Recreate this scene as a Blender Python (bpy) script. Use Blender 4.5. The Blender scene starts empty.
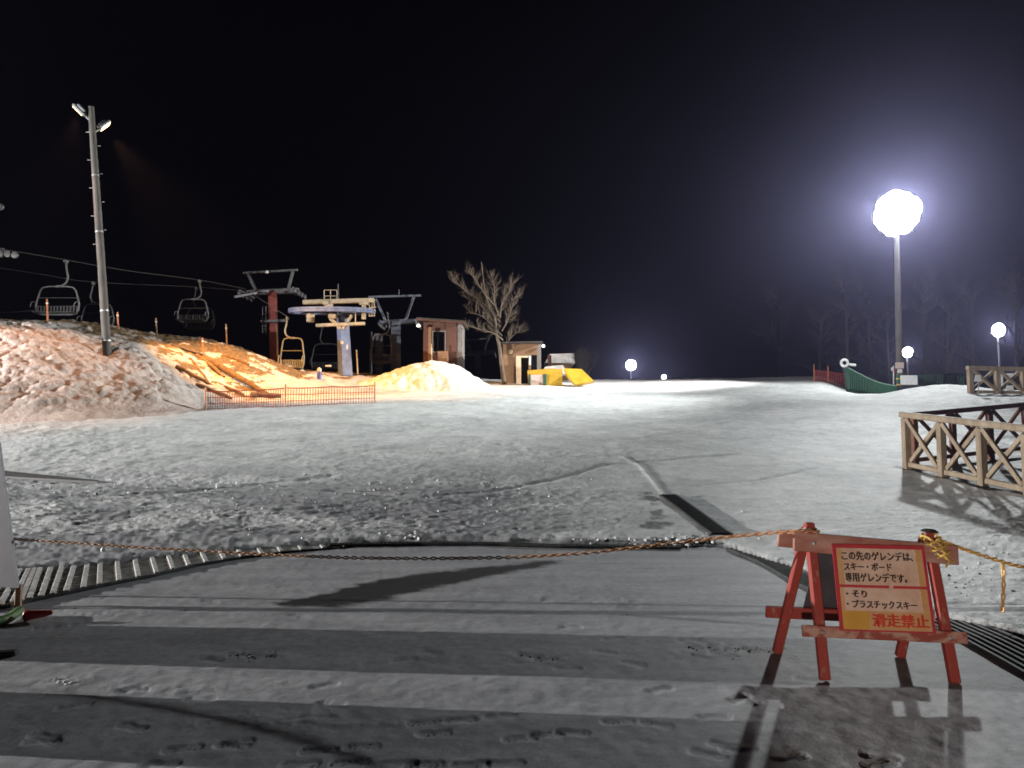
import bpy, bmesh, math, random
import numpy as np
from mathutils import Vector, Matrix
random.seed(7)
rng = np.random.default_rng(7)
PI = math.pi
scene = bpy.context.scene
C = scene.collection

# ------------------------------------------------------------------ camera
F = 740.0
CH = 1.55
PITCH = math.atan((435 - 384) / F)
cam = bpy.data.cameras.new('camera')
cam.sensor_width = 36.0
cam.lens = F * 36.0 / 1024.0
cam.clip_start = 0.05
cam.clip_end = 1000
co = bpy.data.objects.new('camera', cam)
C.objects.link(co)
co.location = (0, 0, CH)
co.rotation_euler = (PI / 2 + PITCH, 0, 0)
scene.camera = co
CP, SP = math.cos(PITCH), math.sin(PITCH)


def ray(px, py):
    a = (px - 512) / F
    b = (384 - py) / F
    return Vector((a, CP - b * SP, SP + b * CP))


def P(px, py, Y):
    d = ray(px, py)
    return Vector((0, 0, CH)) + d * (Y / d.y)


def RP(px, py, p, n):
    d = ray(px, py)
    o = Vector((0, 0, CH))
    return o + d * ((Vector(p) - o).dot(n) / d.dot(n))


# ------------------------------------------------------------------ noise
def _hash(ix, iy, seed):
    h = (ix.astype(np.int64) * 374761393 + iy.astype(np.int64) * 668265263 + seed * 974634777) & 0xFFFFFFFF
    h = ((h ^ (h >> 13)) * 1274126177) & 0xFFFFFFFF
    h = h ^ (h >> 16)
    return (h & 0xFFFFFF) / float(0xFFFFFF)


def vnoise(x, y, seed=0):
    x = np.asarray(x, float)
    y = np.asarray(y, float)
    ix = np.floor(x)
    iy = np.floor(y)
    fx = x - ix
    fy = y - iy
    fx = fx * fx * fx * (fx * (fx * 6 - 15) + 10)
    fy = fy * fy * fy * (fy * (fy * 6 - 15) + 10)
    a = _hash(ix, iy, seed)
    b = _hash(ix + 1, iy, seed)
    c = _hash(ix, iy + 1, seed)
    d = _hash(ix + 1, iy + 1, seed)
    return (a * (1 - fx) + b * fx) * (1 - fy) + (c * (1 - fx) + d * fx) * fy


def fbm(x, y, seed=0, o=4, gain=0.5):
    s = 0
    a = 1
    t = 0
    for i in range(o):
        c, sn = math.cos(i * 1.3 + .4), math.sin(i * 1.3 + .4)
        s = s + a * vnoise((x * c - y * sn) * 2 ** i, (x * sn + y * c) * 2 ** i, seed + i * 17)
        t += a
        a *= gain
    return s / t * 2 - 1


def sstep(a, b, x):
    t = np.clip((np.asarray(x, float) - a) / (b - a), 0, 1)
    return t * t * (3 - 2 * t)


# ------------------------------------------------------------------ terrain
EDGE_X = [-30, -8.2, -6.4, -5.15, -4.1, -2.6, -1.5, 1.6, 2.9, 3.3, 3.62, 4.2, 6, 30]
EDGE_Y = [8.0, 7.8, 8.1, 8.6, 9.6, 10.5, 10.55, 10.5, 10.3, 8.6, 6.2, 5.3, 4.9, 4.6]


def edge_y(X):
    return np.interp(X, EDGE_X, EDGE_Y)


def G0(X, Y):
    X = np.asarray(X, float)
    Y = np.asarray(Y, float)
    # smooth start of the slope
    t = Y - 10.5
    base = 0.13 * np.where(t < -1, 0, np.where(t > 1, t, (t + 1) ** 2 / 4))
    # crest near 50 m, then level and falling
    lim = 52.5
    base = np.where(Y > lim, 0.13 * (lim - 10.5) + 0.03 * np.minimum(Y - lim, 20) - 0.0 * Y, base)
    base = base - np.where(Y > 150, (Y - 150) * .02, 0)
    # right side flattens earlier
    k = sstep(.415, .475, X / np.maximum(Y, 1)) * sstep(34, 37, Y)
    base = base - k * 0.07 * np.clip(Y - 35.5, 0, 40)
    # rise beside the fences on the right
    base = base + .05 * np.clip(X - 8.9, 0, 3.5) * sstep(12, 17, Y)
    base = base + .35 * sstep(15.5, 18.5, X) * sstep(24, 29, Y) * sstep(36, 33, Y)
    base = base + .34 * np.exp(-((X - 20.0) / 2.0) ** 2 - ((Y - 34.5) / 1.6) ** 2)
    return base


def ground_z(x, y):
    return float(G0(x, y))


def seg_dist(X, Y, pts):
    d = np.full(np.shape(X), 1e9)
    for (x0, y0), (x1, y1) in zip(pts[:-1], pts[1:]):
        vx, vy = x1 - x0, y1 - y0
        L = vx * vx + vy * vy
        t = np.clip(((X - x0) * vx + (Y - y0) * vy) / L, 0, 1)
        d = np.minimum(d, np.hypot(X - x0 - t * vx, Y - y0 - t * vy))
    return d


def on_ground(px, py):
    d = ray(px, py)
    lo, hi = 2.0, 60.0
    for _ in range(50):
        m = (lo + hi) / 2
        p = Vector((0, 0, CH)) + d * (m / d.y)
        if p.z > ground_z(p.x, p.y):
            lo = m
        else:
            hi = m
    p = Vector((0, 0, CH)) + d * (lo / d.y)
    return p


def gp(px, py):
    p = on_ground(px, py)
    return (p.x, p.y)


def build_ground():
    ypx = np.concatenate([np.arange(900, 541, -1.35), np.arange(541, 390, -0.62), np.arange(390, 381.6, -.3)])
    Yr = []
    for y in ypx:
        if y >= 541:
            Yr.append(1147 / (y - 435))
        else:
            Yr.append(2157 / (y - 338.8))
    Yr = np.array(Yr)
    Yr = np.maximum.accumulate(Yr)
    Yr = Yr[np.concatenate([[True], np.diff(Yr) > 1e-4])]
    Yr = np.concatenate([[-25, -15, -8, -3, 0, 1.2, 1.9], Yr[Yr > 2.2], [52, 54, 57, 62, 70, 85, 105, 130, 150, 175, 200]])
    t = np.concatenate([-np.geomspace(50, .79, 34), np.linspace(-.78, .78, 680), np.geomspace(.79, 50, 34)])
    T, Y = np.meshgrid(t, Yr)
    X = np.clip(T * (np.maximum(Y, 0) * .97 + .15 + np.where(Y < 1.5, 1.5, 0)), -190, 190)
    # keep columns distinct after the clip
    X = X + np.where(np.abs(X) >= 190, T * .01, 0)
    Z = G0(X, Y)
    wob = .10 * fbm(X * 1.1, X * 0 + 3.3, 5, 4) + .05 * fbm(X * 6, Y * 6, 6, 3)
    past = Y - edge_y(X) - wob
    rough = sstep(-.04, .10, past) * (Y < 200)
    far = sstep(0, .6, past)
    # snow layer step at the kerb line
    Z = Z + rough * .055 * (1 - .3 * sstep(1, 4, past))
    near = 1 - rough
    # chopped ski snow
    mod = .45 + .8 * sstep(-.25, .5, fbm(X * .22 + 7, Y * .3, 21, 3)) + .5 * sstep(2, -6, X) * sstep(21, 13, Y)
    mod = mod * (1 - .2 * sstep(24, 44, Y))
    c1 = fbm(X * .9, Y * 2.3, 31, 4)
    c2 = fbm(X * 2.6 + 1.2 * c1, Y * 6.0, 41, 4, .6)
    rid = 1 - np.abs(fbm(X * 1.6 + .6 * Y, Y * 2.6 - .5 * X, 51, 4))
    c3 = vnoise(X * 11, Y * 17, 61) * vnoise(X * 5.1, Y * 7.3, 62)
    c4 = fbm(X * 7 + 2 * c1, Y * 13, 63, 3, .6)
    c5 = 1 - np.abs(fbm(X * 1.0 - Y * .8, Y * 5.5 + X * .9, 64, 4, .55))
    c3 = vnoise(X * 15, Y * 24, 61) * vnoise(X * 6.1, Y * 9.3, 62)
    c4 = fbm(X * 9 + 2 * c1, Y * 17, 63, 3, .65)
    c6 = 1 - np.abs(fbm(X * 1.9 + Y * .5, Y * 8.5 - X * .6, 67, 3, .55))
    dz = .66 * (.018 * c1 + .008 * c2 + .012 * (rid ** 5 - .35) + .030 * np.clip(c3 - .30, 0, 1) + .012 * c4 + .016 * (c5 ** 6 - .3)
          + .014 * (c6 ** 5 - .35) + sstep(12, 22, Y) * .060 * fbm(X * 2.6, Y * 1.4, 66, 4, .65))
    Z = Z + far * mod * dz
    Z = Z + rough * (1 - far) * .035 * fbm(X * 7, Y * 7, 71, 3)
    Z = Z + sstep(14, 30, Y) * .12 * fbm(X * .18, Y * .12, 81, 3)
    # ski and board tracks
    tracks = [
        ([gp(330, 492), gp(420, 500), gp(500, 492), gp(560, 480), gp(606, 466)], .10, -.03),
        ([gp(606, 466), gp(660, 462), gp(740, 455)], .08, -.04),
        ([gp(622, 458), gp(640, 468), gp(652, 482), gp(664, 497)], .035, .032),
        ([gp(700, 487), gp(760, 482), gp(815, 470)], .07, -.025),
        ([gp(60, 500), gp(170, 496), gp(260, 486), gp(330, 478)], .12, -.03),
        ([gp(100, 520), gp(220, 518), gp(330, 508)], .10, .03),
        ([gp(380, 450), gp(500, 443), gp(640, 440)], .12, -.03),
        ([gp(200, 447), gp(330, 440), gp(450, 425)], .14, -.03),
        ([gp(640, 440), gp(720, 425), gp(800, 405)], .14, -.025),
    ]
    for pts, w, a in tracks:
        d = seg_dist(X, Y, pts) + .03 * fbm(X * 3, Y * 3, 91, 2)
        Z = Z + far * a * np.exp(-(d / w) ** 2)
    # foreground trodden thin snow
    Z = Z + near * (.006 * fbm(X * 1.2, Y * 1.6, 101, 3) + .003 * fbm(X * 9, Y * 9, 102, 2))
    for (px, py, rx, ry) in [(250, 655, .42, .14), (62, 682, .22, .12), (535, 658, .26, .12), (730, 650, .55, .20), (600, 600, .7, .2), (120, 612, .5, .2), (300, 720, .6, .18), (160, 690, .4, .1)]:
        gx, gy = gp(px, py)
        q = np.hypot((X - gx) / rx, (Y - gy) / ry) + .5 * fbm(X * 5, Y * 5, 170 + px % 7, 3)
        k_ = near * sstep(1.15, .5, q)
        Z = Z + k_ * (.007 * fbm(X * 14, Y * 16, 181, 4, .65) + .002)
    bare = np.zeros_like(Z)
    # swept streak showing wet asphalt
    sp = [gp(282, 604), gp(340, 597), gp(420, 582), gp(500, 570), gp(552, 562)]
    d = seg_dist(X, Y, sp)
    w = np.interp(X, [sp[0][0], sp[1][0], sp[2][0], sp[4][0]], [.10, .30, .34, .10])
    n = fbm(X * 2.2 - Y * 1.5, Y * 7 + X * 3.2, 111, 4)
    bare = np.maximum(bare, near * sstep(.55, -.75, (d - w * 1.3) / .3 + .42 * n))
    # wet patches at the kerb line
    for (px, py, rx, ry, sd) in [(650, 500, .16, .55, 3), (655, 517, .20, .5, 5), (648, 530, .34, .22, 6), (660, 527, .3, .2, 9)]:
        gx, gy = gp(px, py)
        q = np.hypot((X - gx) / rx, (Y - gy) / ry) + .8 * fbm(X * 4, Y * 4, 120 + sd, 3)
        bare = np.maximum(bare, .6 * sstep(1.05, .4, q))
    # dark slush along the foot of the snow layer
    q = np.abs(past + .05) / .13 + .9 * fbm(X * 2.3, Y * 3.0, 131, 3)
    bare = np.maximum(bare, .60 * sstep(.9, .3, q) * sstep(-5.5, -4, X) * (Y < 12))
    # trodden dirt and dead grass along the foot of the near fence
    q = seg_dist(X, Y, [(8.75, 16.5), (10.6, 9.0)]) / .34 + .8 * fbm(X * 2.2, Y * 2.2, 135, 4)
    bare = np.maximum(bare, .75 * sstep(1.0, .4, q))
    # faint tyre streaks
    q = fbm(X * .5 - Y * .3, Y * 3.2 + X * .9, 141, 4)
    bare = np.maximum(bare, near * .14 * sstep(.15, .5, q) * sstep(1.0, 4, Y) * (Y < 11))
    # icy holes on the rough snow at the right
    q = fbm(X * 2.0, Y * 3.2, 151, 4)
    bare = np.maximum(bare, .55 * far * sstep(.28, .5, q) * sstep(3.3, 3.9, X) * sstep(12, 8, Y))
    # shoe prints
    prints = [(182, 749, 20), (232, 746, -8), (318, 750, 12), (362, 746, 5), (398, 763, 10), (424, 764, 4), (300, 764, 6),
              (424, 722, 14), (460, 720, 10), (434, 733, 6), (520, 739, 8), (546, 735, 12), (572, 733, -15), (618, 722, 8), (656, 725, -30),
              (470, 765, 8), (505, 764, 5), (738, 750, 10), (790, 757, 12), (688, 640, 15), (735, 649, 5), (880, 765, 20),
              (240, 655, 4), (262, 657, 8), (530, 656, -14), (545, 660, 5), (700, 648, 20), (760, 652, 10), (350, 762, 9)]
    prs = np.random.default_rng(11)
    for k_ in range(34):
        prints.append((prs.uniform(20, 900), 590 + 175 * prs.uniform(0, 1) ** .8, prs.uniform(-40, 40)))
    for (px, py, a) in prints:
        gx, gy = gp(px, py)
        r = math.radians(a)
        cx = (X - gx) * math.cos(r) + (Y - gy) * math.sin(r)
        cy = -(X - gx) * math.sin(r) + (Y - gy) * math.cos(r)
        m = (np.abs(cx) < .16) & (np.abs(cy) < .11)
        if not m.any():
            continue
        u, v = cx[m], cy[m]
        wv = .044 - .010 * np.cos(u / .1 * PI * 1.1)
        wv = wv * np.sqrt(np.clip(1 - (u / .098) ** 4, 0, 1)) + 1e-4
        inside = sstep(1.15, .7, np.abs(v) / wv) * (np.abs(u) < .098)
        tread = .5 + .5 * np.sin(u * 210 + 5 * np.abs(v) / .05)
        Z[m] = Z[m] - .006 * inside
        bare[m] = np.maximum(bare[m], inside * (.10 + .62 * tread) * sstep(-.15, .35, fbm(u * 30 + px, v * 30, 161, 3)) * (1 if (px, py, a) in prints[:-34] else .45))
    thin = np.maximum(near, .95 * sstep(19, 12, Y) * sstep(3.2, -1.0, X) * sstep(-.6, .05, fbm(X * .6, Y * 1.1, 191, 4)))
    ny, nx = X.shape
    verts = np.stack([X, Y, Z], -1).reshape(-1, 3)
    i = np.arange(ny * nx).reshape(ny, nx)
    faces = np.stack([i[:-1, :-1], i[:-1, 1:], i[1:, 1:], i[1:, :-1]], -1).reshape(-1, 4)
    return verts, faces, {'thin': thin.ravel(), 'bare': bare.ravel()}


def grid_mesh(name, verts, faces, attrs=None, mat=None, smooth=True):
    me = bpy.data.meshes.new(name)
    nv, nf = len(verts), len(faces)
    me.vertices.add(nv)
    me.vertices.foreach_set('co', np.asarray(verts, np.float32).ravel())
    me.loops.add(nf * 4)
    me.loops.foreach_set('vertex_index', np.asarray(faces, np.int32).ravel())
    me.polygons.add(nf)
    me.polygons.foreach_set('loop_start', np.arange(0, nf * 4, 4, dtype=np.int32))
    me.polygons.foreach_set('use_smooth', np.full(nf, smooth))
    me.update(calc_edges=True)
    me.validate()
    for k, a in (attrs or {}).items():
        at = me.attributes.new(k, 'FLOAT', 'POINT')
        at.data.foreach_set('value', np.asarray(a, np.float32))
    if mat:
        me.materials.append(mat)
    ob = bpy.data.objects.new(name, me)
    C.objects.link(ob)
    return ob


# ------------------------------------------------------------------ materials
def newmat(name):
    m = bpy.data.materials.new(name)
    m.use_nodes = True
    nt = m.node_tree
    b = nt.nodes['Principled BSDF']
    return m, nt, b


def noise_node(nt, scale, detail=4, rough=.55, coord='Object', stretch=None):
    tc = nt.nodes.new('ShaderNodeTexCoord')
    n = nt.nodes.new('ShaderNodeTexNoise')
    n.inputs['Scale'].default_value = scale
    n.inputs['Detail'].default_value = detail
    n.inputs['Roughness'].default_value = rough
    if stretch:
        mp = nt.nodes.new('ShaderNodeMapping')
        mp.inputs['Scale'].default_value = stretch
        nt.links.new(tc.outputs[coord], mp.inputs[0])
        nt.links.new(mp.outputs[0], n.inputs['Vector'])
    else:
        nt.links.new(tc.outputs[coord], n.inputs['Vector'])
    return n


def ramp(nt, fac, a, b, p0=.35, p1=.65):
    r = nt.nodes.new('ShaderNodeValToRGB')
    r.color_ramp.elements[0].position = p0
    r.color_ramp.elements[1].position = p1
    r.color_ramp.elements[0].color = (*a, 1)
    r.color_ramp.elements[1].color = (*b, 1)
    nt.links.new(fac, r.inputs[0])
    return r.outputs[0]


def mixc(nt, fac, a, b):
    n = nt.nodes.new('ShaderNodeMix')
    n.data_type = 'RGBA'
    if isinstance(fac, (int, float)):
        n.inputs[0].default_value = fac
    else:
        nt.links.new(fac, n.inputs[0])
    for s, v in ((6, a), (7, b)):
        if isinstance(v, tuple):
            n.inputs[s].default_value = (*v, 1)
        else:
            nt.links.new(v, n.inputs[s])
    return n.outputs[2]


def bump(nt, b, h, strength, dist):
    bp = nt.nodes.new('ShaderNodeBump')
    bp.inputs['Strength'].default_value = strength
    bp.inputs['Distance'].default_value = dist
    nt.links.new(h, bp.inputs['Height'])
    nt.links.new(bp.outputs[0], b.inputs['Normal'])
    return bp


def mat(name, col, col2=None, rough=.6, metal=0., scale=6., bmp=.15, dist=.01, stretch=None, p=(.35, .68), spec=.5):
    m, nt, b = newmat(name)
    n = noise_node(nt, scale, 5, .6, stretch=stretch)
    col2 = col2 or tuple(c * .65 for c in col)
    nt.links.new(ramp(nt, n.outputs[0], col2, col, *p), b.inputs['Base Color'])
    b.inputs['Roughness'].default_value = rough
    b.inputs['Metallic'].default_value = metal
    b.inputs['Specular IOR Level'].default_value = spec
    if bmp:
        n2 = noise_node(nt, scale * 4, 4, .6, stretch=stretch)
        bump(nt, b, n2.outputs[0], bmp, dist)
    return m


def emit(name, col, strength):
    m, nt, b = newmat(name)
    b.inputs['Base Color'].default_value = (.8, .8, .8, 1)
    b.inputs['Emission Color'].default_value = (*col, 1)
    b.inputs['Emission Strength'].default_value = strength
    return m


def attr(nt, name):
    a = nt.nodes.new('ShaderNodeAttribute')
    a.attribute_name = name
    return a.outputs['Fac']


def math_node(nt, op, a, b=None):
    n = nt.nodes.new('ShaderNodeMath')
    n.operation = op
    for i, v in enumerate((a, b)):
        if v is None:
            continue
        if isinstance(v, (int, float)):
            n.inputs[i].default_value = v
        else:
            nt.links.new(v, n.inputs[i])
    return n.outputs[0]


def snow_ground_mat():
    m, nt, b = newmat('snow_ground')
    n1 = noise_node(nt, .55, 5, .6)
    n2 = noise_node(nt, 14, 5, .65)
    n3 = noise_node(nt, 120, 3, .7)
    full = ramp(nt, n1.outputs[0], (.60, .62, .61), (.80, .81, .80), .35, .62)
    fine = ramp(nt, n2.outputs[0], (.55, .55, .55), (1, 1, 1), .30, .55)
    mm = nt.nodes.new('ShaderNodeMix')
    mm.data_type = 'RGBA'
    mm.blend_type = 'MULTIPLY'
    mm.inputs[0].default_value = .55
    nt.links.new(full, mm.inputs[6])
    nt.links.new(fine, mm.inputs[7])
    n4 = noise_node(nt, 2.6, 6, .7)
    mot = ramp(nt, n4.outputs[0], (.60, .60, .60), (1, 1, 1), .38, .58)
    m3 = nt.nodes.new('ShaderNodeMix')
    m3.data_type = 'RGBA'
    m3.blend_type = 'MULTIPLY'
    m3.inputs[0].default_value = .6
    nt.links.new(mm.outputs[2], m3.inputs[6])
    nt.links.new(mot, m3.inputs[7])
    mm = m3
    thinc = ramp(nt, n2.outputs[0], (.31, .313, .325), (.44, .447, .465), .30, .68)
    speck = ramp(nt, n3.outputs[0], (.55, .55, .55), (1.0, 1.0, 1.0), .36, .50)
    n5 = noise_node(nt, 1.6, 5, .65, stretch=(.45, 1.6, 1))
    sw = ramp(nt, n5.outputs[0], (.66, .66, .67), (1, 1, 1), .36, .60)
    m5 = nt.nodes.new('ShaderNodeMix')
    m5.data_type = 'RGBA'
    m5.blend_type = 'MULTIPLY'
    m5.inputs[0].default_value = .7
    nt.links.new(thinc, m5.inputs[6])
    nt.links.new(sw, m5.inputs[7])
    thinc = m5.outputs[2]
    m2 = nt.nodes.new('ShaderNodeMix')
    m2.data_type = 'RGBA'
    m2.blend_type = 'MULTIPLY'
    m2.inputs[0].default_value = .6
    nt.links.new(thinc, m2.inputs[6])
    nt.links.new(speck, m2.inputs[7])
    c = mixc(nt, attr(nt, 'thin'), mm.outputs[2], m2.outputs[2])
    asph = ramp(nt, n3.outputs[0], (.007, .007, .008), (.028, .028, .030), .35, .7)
    # ragged edge of the bare asphalt
    bm = math_node(nt, 'ADD', attr(nt, 'bare'), math_node(nt, 'MULTIPLY', math_node(nt, 'SUBTRACT', n2.outputs[0], .5), .9))
    rr = nt.nodes.new('ShaderNodeMapRange')
    rr.inputs['From Min'].default_value = .22
    rr.inputs['From Max'].default_value = .75
    nt.links.new(bm, rr.inputs['Value'])
    c = mixc(nt, math_node(nt, 'MULTIPLY', rr.outputs[0], math_node(nt, 'GREATER_THAN', attr(nt, 'bare'), .02)), c, asph)
    nt.links.new(c, b.inputs['Base Color'])
    b.inputs['Roughness'].default_value = .7
    b.inputs['Specular IOR Level'].default_value = .2
    h = math_node(nt, 'ADD', math_node(nt, 'MULTIPLY', n2.outputs[0], 1.0), math_node(nt, 'MULTIPLY', n3.outputs[0], .12))
    bp = bump(nt, b, h, .75, .022)
    nt.links.new(math_node(nt, 'SUBTRACT', .95, math_node(nt, 'MULTIPLY', attr(nt, 'thin'), .78)), bp.inputs['Strength'])
    return m


def bank_mat():
    m, nt, b = newmat('bank_snow')
    n1 = noise_node(nt, 1.1, 6, .65)
    n2 = noise_node(nt, 7, 5, .65)
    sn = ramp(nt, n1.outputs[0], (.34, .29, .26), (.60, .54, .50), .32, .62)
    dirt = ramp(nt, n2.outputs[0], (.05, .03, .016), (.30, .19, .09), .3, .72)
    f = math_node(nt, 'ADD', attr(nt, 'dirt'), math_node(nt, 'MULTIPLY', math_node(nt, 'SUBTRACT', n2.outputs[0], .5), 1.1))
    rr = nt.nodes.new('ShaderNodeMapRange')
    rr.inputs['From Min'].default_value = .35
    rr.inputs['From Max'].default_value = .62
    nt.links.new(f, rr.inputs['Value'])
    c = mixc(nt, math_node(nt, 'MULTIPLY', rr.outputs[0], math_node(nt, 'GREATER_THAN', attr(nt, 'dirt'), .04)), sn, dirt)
    nt.links.new(c, b.inputs['Base Color'])
    b.inputs['Roughness'].default_value = .7
    bump(nt, b, n2.outputs[0], .7, .10)
    return m


M = {}
M['ground'] = snow_ground_mat()
M['bank'] = bank_mat()
M['snow'] = mat('snow_pile', (.82, .81, .79), (.6, .58, .55), .7, scale=3, bmp=.6, dist=.06)
M['concrete_pole'] = mat('grey_pole', (.11, .10, .09), (.06, .056, .05), .8, scale=5, stretch=(1, 1, .25))
M['galv'] = mat('galvanised_steel', (.42, .43, .44), (.28, .29, .30), .45, .6, scale=8)
M['dark_metal'] = mat('dark_metal', (.06, .06, .065), (.03, .03, .03), .5, .5, scale=9)
M['steel'] = mat('weathered_steel', (.12, .125, .135), (.06, .06, .065), .55, .5, scale=6)
M['cable'] = mat('steel_cable', (.05, .048, .046), None, .7, .1, bmp=0)
M['chair_steel'] = mat('chair_grey_steel', (.17, .17, .17), (.09, .088, .085), .55, .3, scale=7)
M['chair_cream'] = mat('chair_cream_paint', (.27, .25, .19), (.17, .155, .11), .55, scale=7)
M['chair_seat'] = mat('chair_seat_slats', (.07, .07, .072), (.035, .035, .035), .7, scale=12)
M['red_paint'] = mat('faded_red_paint', (.26, .060, .045), (.13, .035, .03), .6, scale=4)
M['blue_paint'] = mat('faded_blue_paint', (.17, .20, .32), (.09, .11, .17), .6, scale=3)
M['slate_paint'] = mat('slate_grey_paint', (.10, .12, .155), (.055, .065, .085), .6, scale=3)
M['cream_paint'] = mat('cream_steel_paint', (.42, .35, .24), (.24, .19, .12), .6, scale=4)
M['sign_red'] = mat('worn_red_wood', (.24, .034, .024), (.26, .15, .115), .7, scale=22, stretch=(1, 1, .35), bmp=.5, dist=.005, p=(.30, .40))
M['sign_wood'] = mat('faded_pink_wood', (.34, .20, .165), (.24, .085, .06), .75, scale=14, stretch=(.3, 1, 1), bmp=.3, dist=.004)
M['sign_chipped'] = mat('chipped_red_wood', (.22, .045, .03), (.34, .21, .165), .65, scale=16, stretch=(.6, 1, 1), p=(.42, .55))
M['sign_face'] = mat('faded_orange_board', (.54, .40, .325), (.42, .27, .18), .55, scale=7, bmp=.12, p=(.3, .6))
M['sign_yellow'] = mat('sign_yellow_sheet', (.50, .29, .05), (.42, .22, .03), .5, scale=6, bmp=.03)
M['sign_edge'] = mat('sign_orange_edge', (.50, .31, .15), (.42, .23, .09), .5, scale=6, bmp=.03)
M['sign_border'] = mat('sign_red_border', (.40, .03, .035), (.30, .02, .03), .55, scale=14, bmp=.03)
M['ink'] = mat('black_ink', (.018, .012, .012), None, .6, bmp=0)
M['red_ink'] = mat('red_ink', (.50, .045, .02), (.38, .03, .015), .55, bmp=0)
M['dark_board'] = mat('dark_back_board', (.055, .05, .065), (.03, .03, .035), .6)
M['chain'] = mat('orange_plastic_chain', (.42, .24, .12), (.30, .15, .07), .5, scale=4, bmp=0)
M['chain_yellow'] = mat('yellow_plastic_chain', (.62, .40, .10), (.50, .28, .06), .5, scale=4, bmp=0)
M['rope'] = mat('yellow_rope', (.62, .44, .12), (.36, .22, .05), .8, scale=60, bmp=.4)
M['grate'] = mat('drain_steel', (.055, .058, .055), (.025, .025, .025), .75, .05, scale=9, spec=.2)
M['pit'] = mat('drain_pit', (.02, .02, .02), None, .8)  # near-black for the shade under the grating bars, also used for grit
M['rib'] = mat('snowy_grating_rib', (.56, .55, .52), (.30, .29, .27), .8, scale=14, bmp=.5)
M['fence_wood'] = mat('tan_log_wood', (.31, .25, .17), (.20, .15, .10), .75, scale=7, stretch=(1, 1, .35), bmp=.35, dist=.01)
M['fence_brown'] = mat('red_brown_log_wood', (.20, .085, .055), (.11, .045, .03), .75, scale=7, bmp=.3)  # back run of the same fence, its lack of light put into the colour
M['orange_net'] = mat('orange_net', (.50, .10, .045), (.36, .07, .03), .6, bmp=0)
M['red_net'] = mat('red_net', (.26, .035, .022), None, .7, bmp=0)
M['green_net'] = mat('green_net', (.018, .085, .045), (.012, .055, .03), .7, bmp=0)
M['stake'] = mat('orange_stake', (.55, .20, .08), None, .6, bmp=0)
M['hut_wood'] = mat('red_brown_boards', (.125, .05, .028), (.07, .026, .016), .7, scale=3, stretch=(1, 1, 6), bmp=.5, dist=.02)
M['hut_tan'] = mat('tan_brown_boards', (.26, .15, .075), (.17, .095, .048), .75, scale=3, stretch=(1, 1, 5), bmp=.4, dist=.02)
M['hut_trim'] = mat('grey_trim', (.22, .20, .185), None, .7)
M['roof'] = mat('dark_roof', (.05, .045, .04), None, .6)
M['glass'] = mat('dark_glass', (.015, .017, .02), None, .08, bmp=0)
M['cream_door'] = mat('cream_door', (.70, .56, .38), (.55, .43, .28), .6, scale=3)
M['yellow_mat'] = mat('yellow_vinyl', (.56, .36, .03), (.44, .27, .02), .5, scale=3)
M['white_paint'] = mat('white_paint', (.74, .74, .74), (.60, .60, .60), .5, scale=5, bmp=.04)
M['grey_panel'] = mat('grey_white_panel', (.20, .19, .21), (.16, .155, .17), .55, scale=4, bmp=.04)
M['bark'] = mat('pale_bark', (.15, .115, .08), (.075, .058, .04), .85, scale=8, stretch=(1, 1, .3), bmp=.5, dist=.02)
M['dark_bark'] = mat('dark_bark', (.045, .04, .038), (.025, .022, .02), .9, scale=6)
M['log'] = mat('brown_log', (.24, .14, .07), (.10, .055, .03), .85, scale=5, bmp=.5, dist=.02)
M['cone_red'] = mat('cone_red', (.60, .06, .03), (.45, .04, .02), .5, bmp=0)
M['green_hose'] = mat('green_hose', (.10, .22, .06), (.06, .13, .04), .5, bmp=0)
M['black_rubber'] = mat('black_rubber', (.02, .02, .02), None, .6)
M['blue_plastic'] = mat('blue_plastic', (.05, .07, .30), None, .5)
M['notice_pink'] = mat('pale_notice', (.62, .50, .46), (.5, .38, .33), .6, bmp=0)
M['plank'] = mat('wet_dark_plank', (.10, .095, .09), (.05, .05, .05), .7, scale=6, stretch=(.3, 1, 1))
M['lens_white'] = emit('lit_white_lens', (.90, .93, 1.0), 64)
M['lens_small'] = emit('lit_small_lens', (.93, .96, 1.0), 90)
M['lens_sodium'] = emit('lit_sodium_lens', (1.0, .62, .22), 9)
M['lens_dim'] = emit('lit_hut_lamp', (1.0, .9, .75), 1.6)


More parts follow.
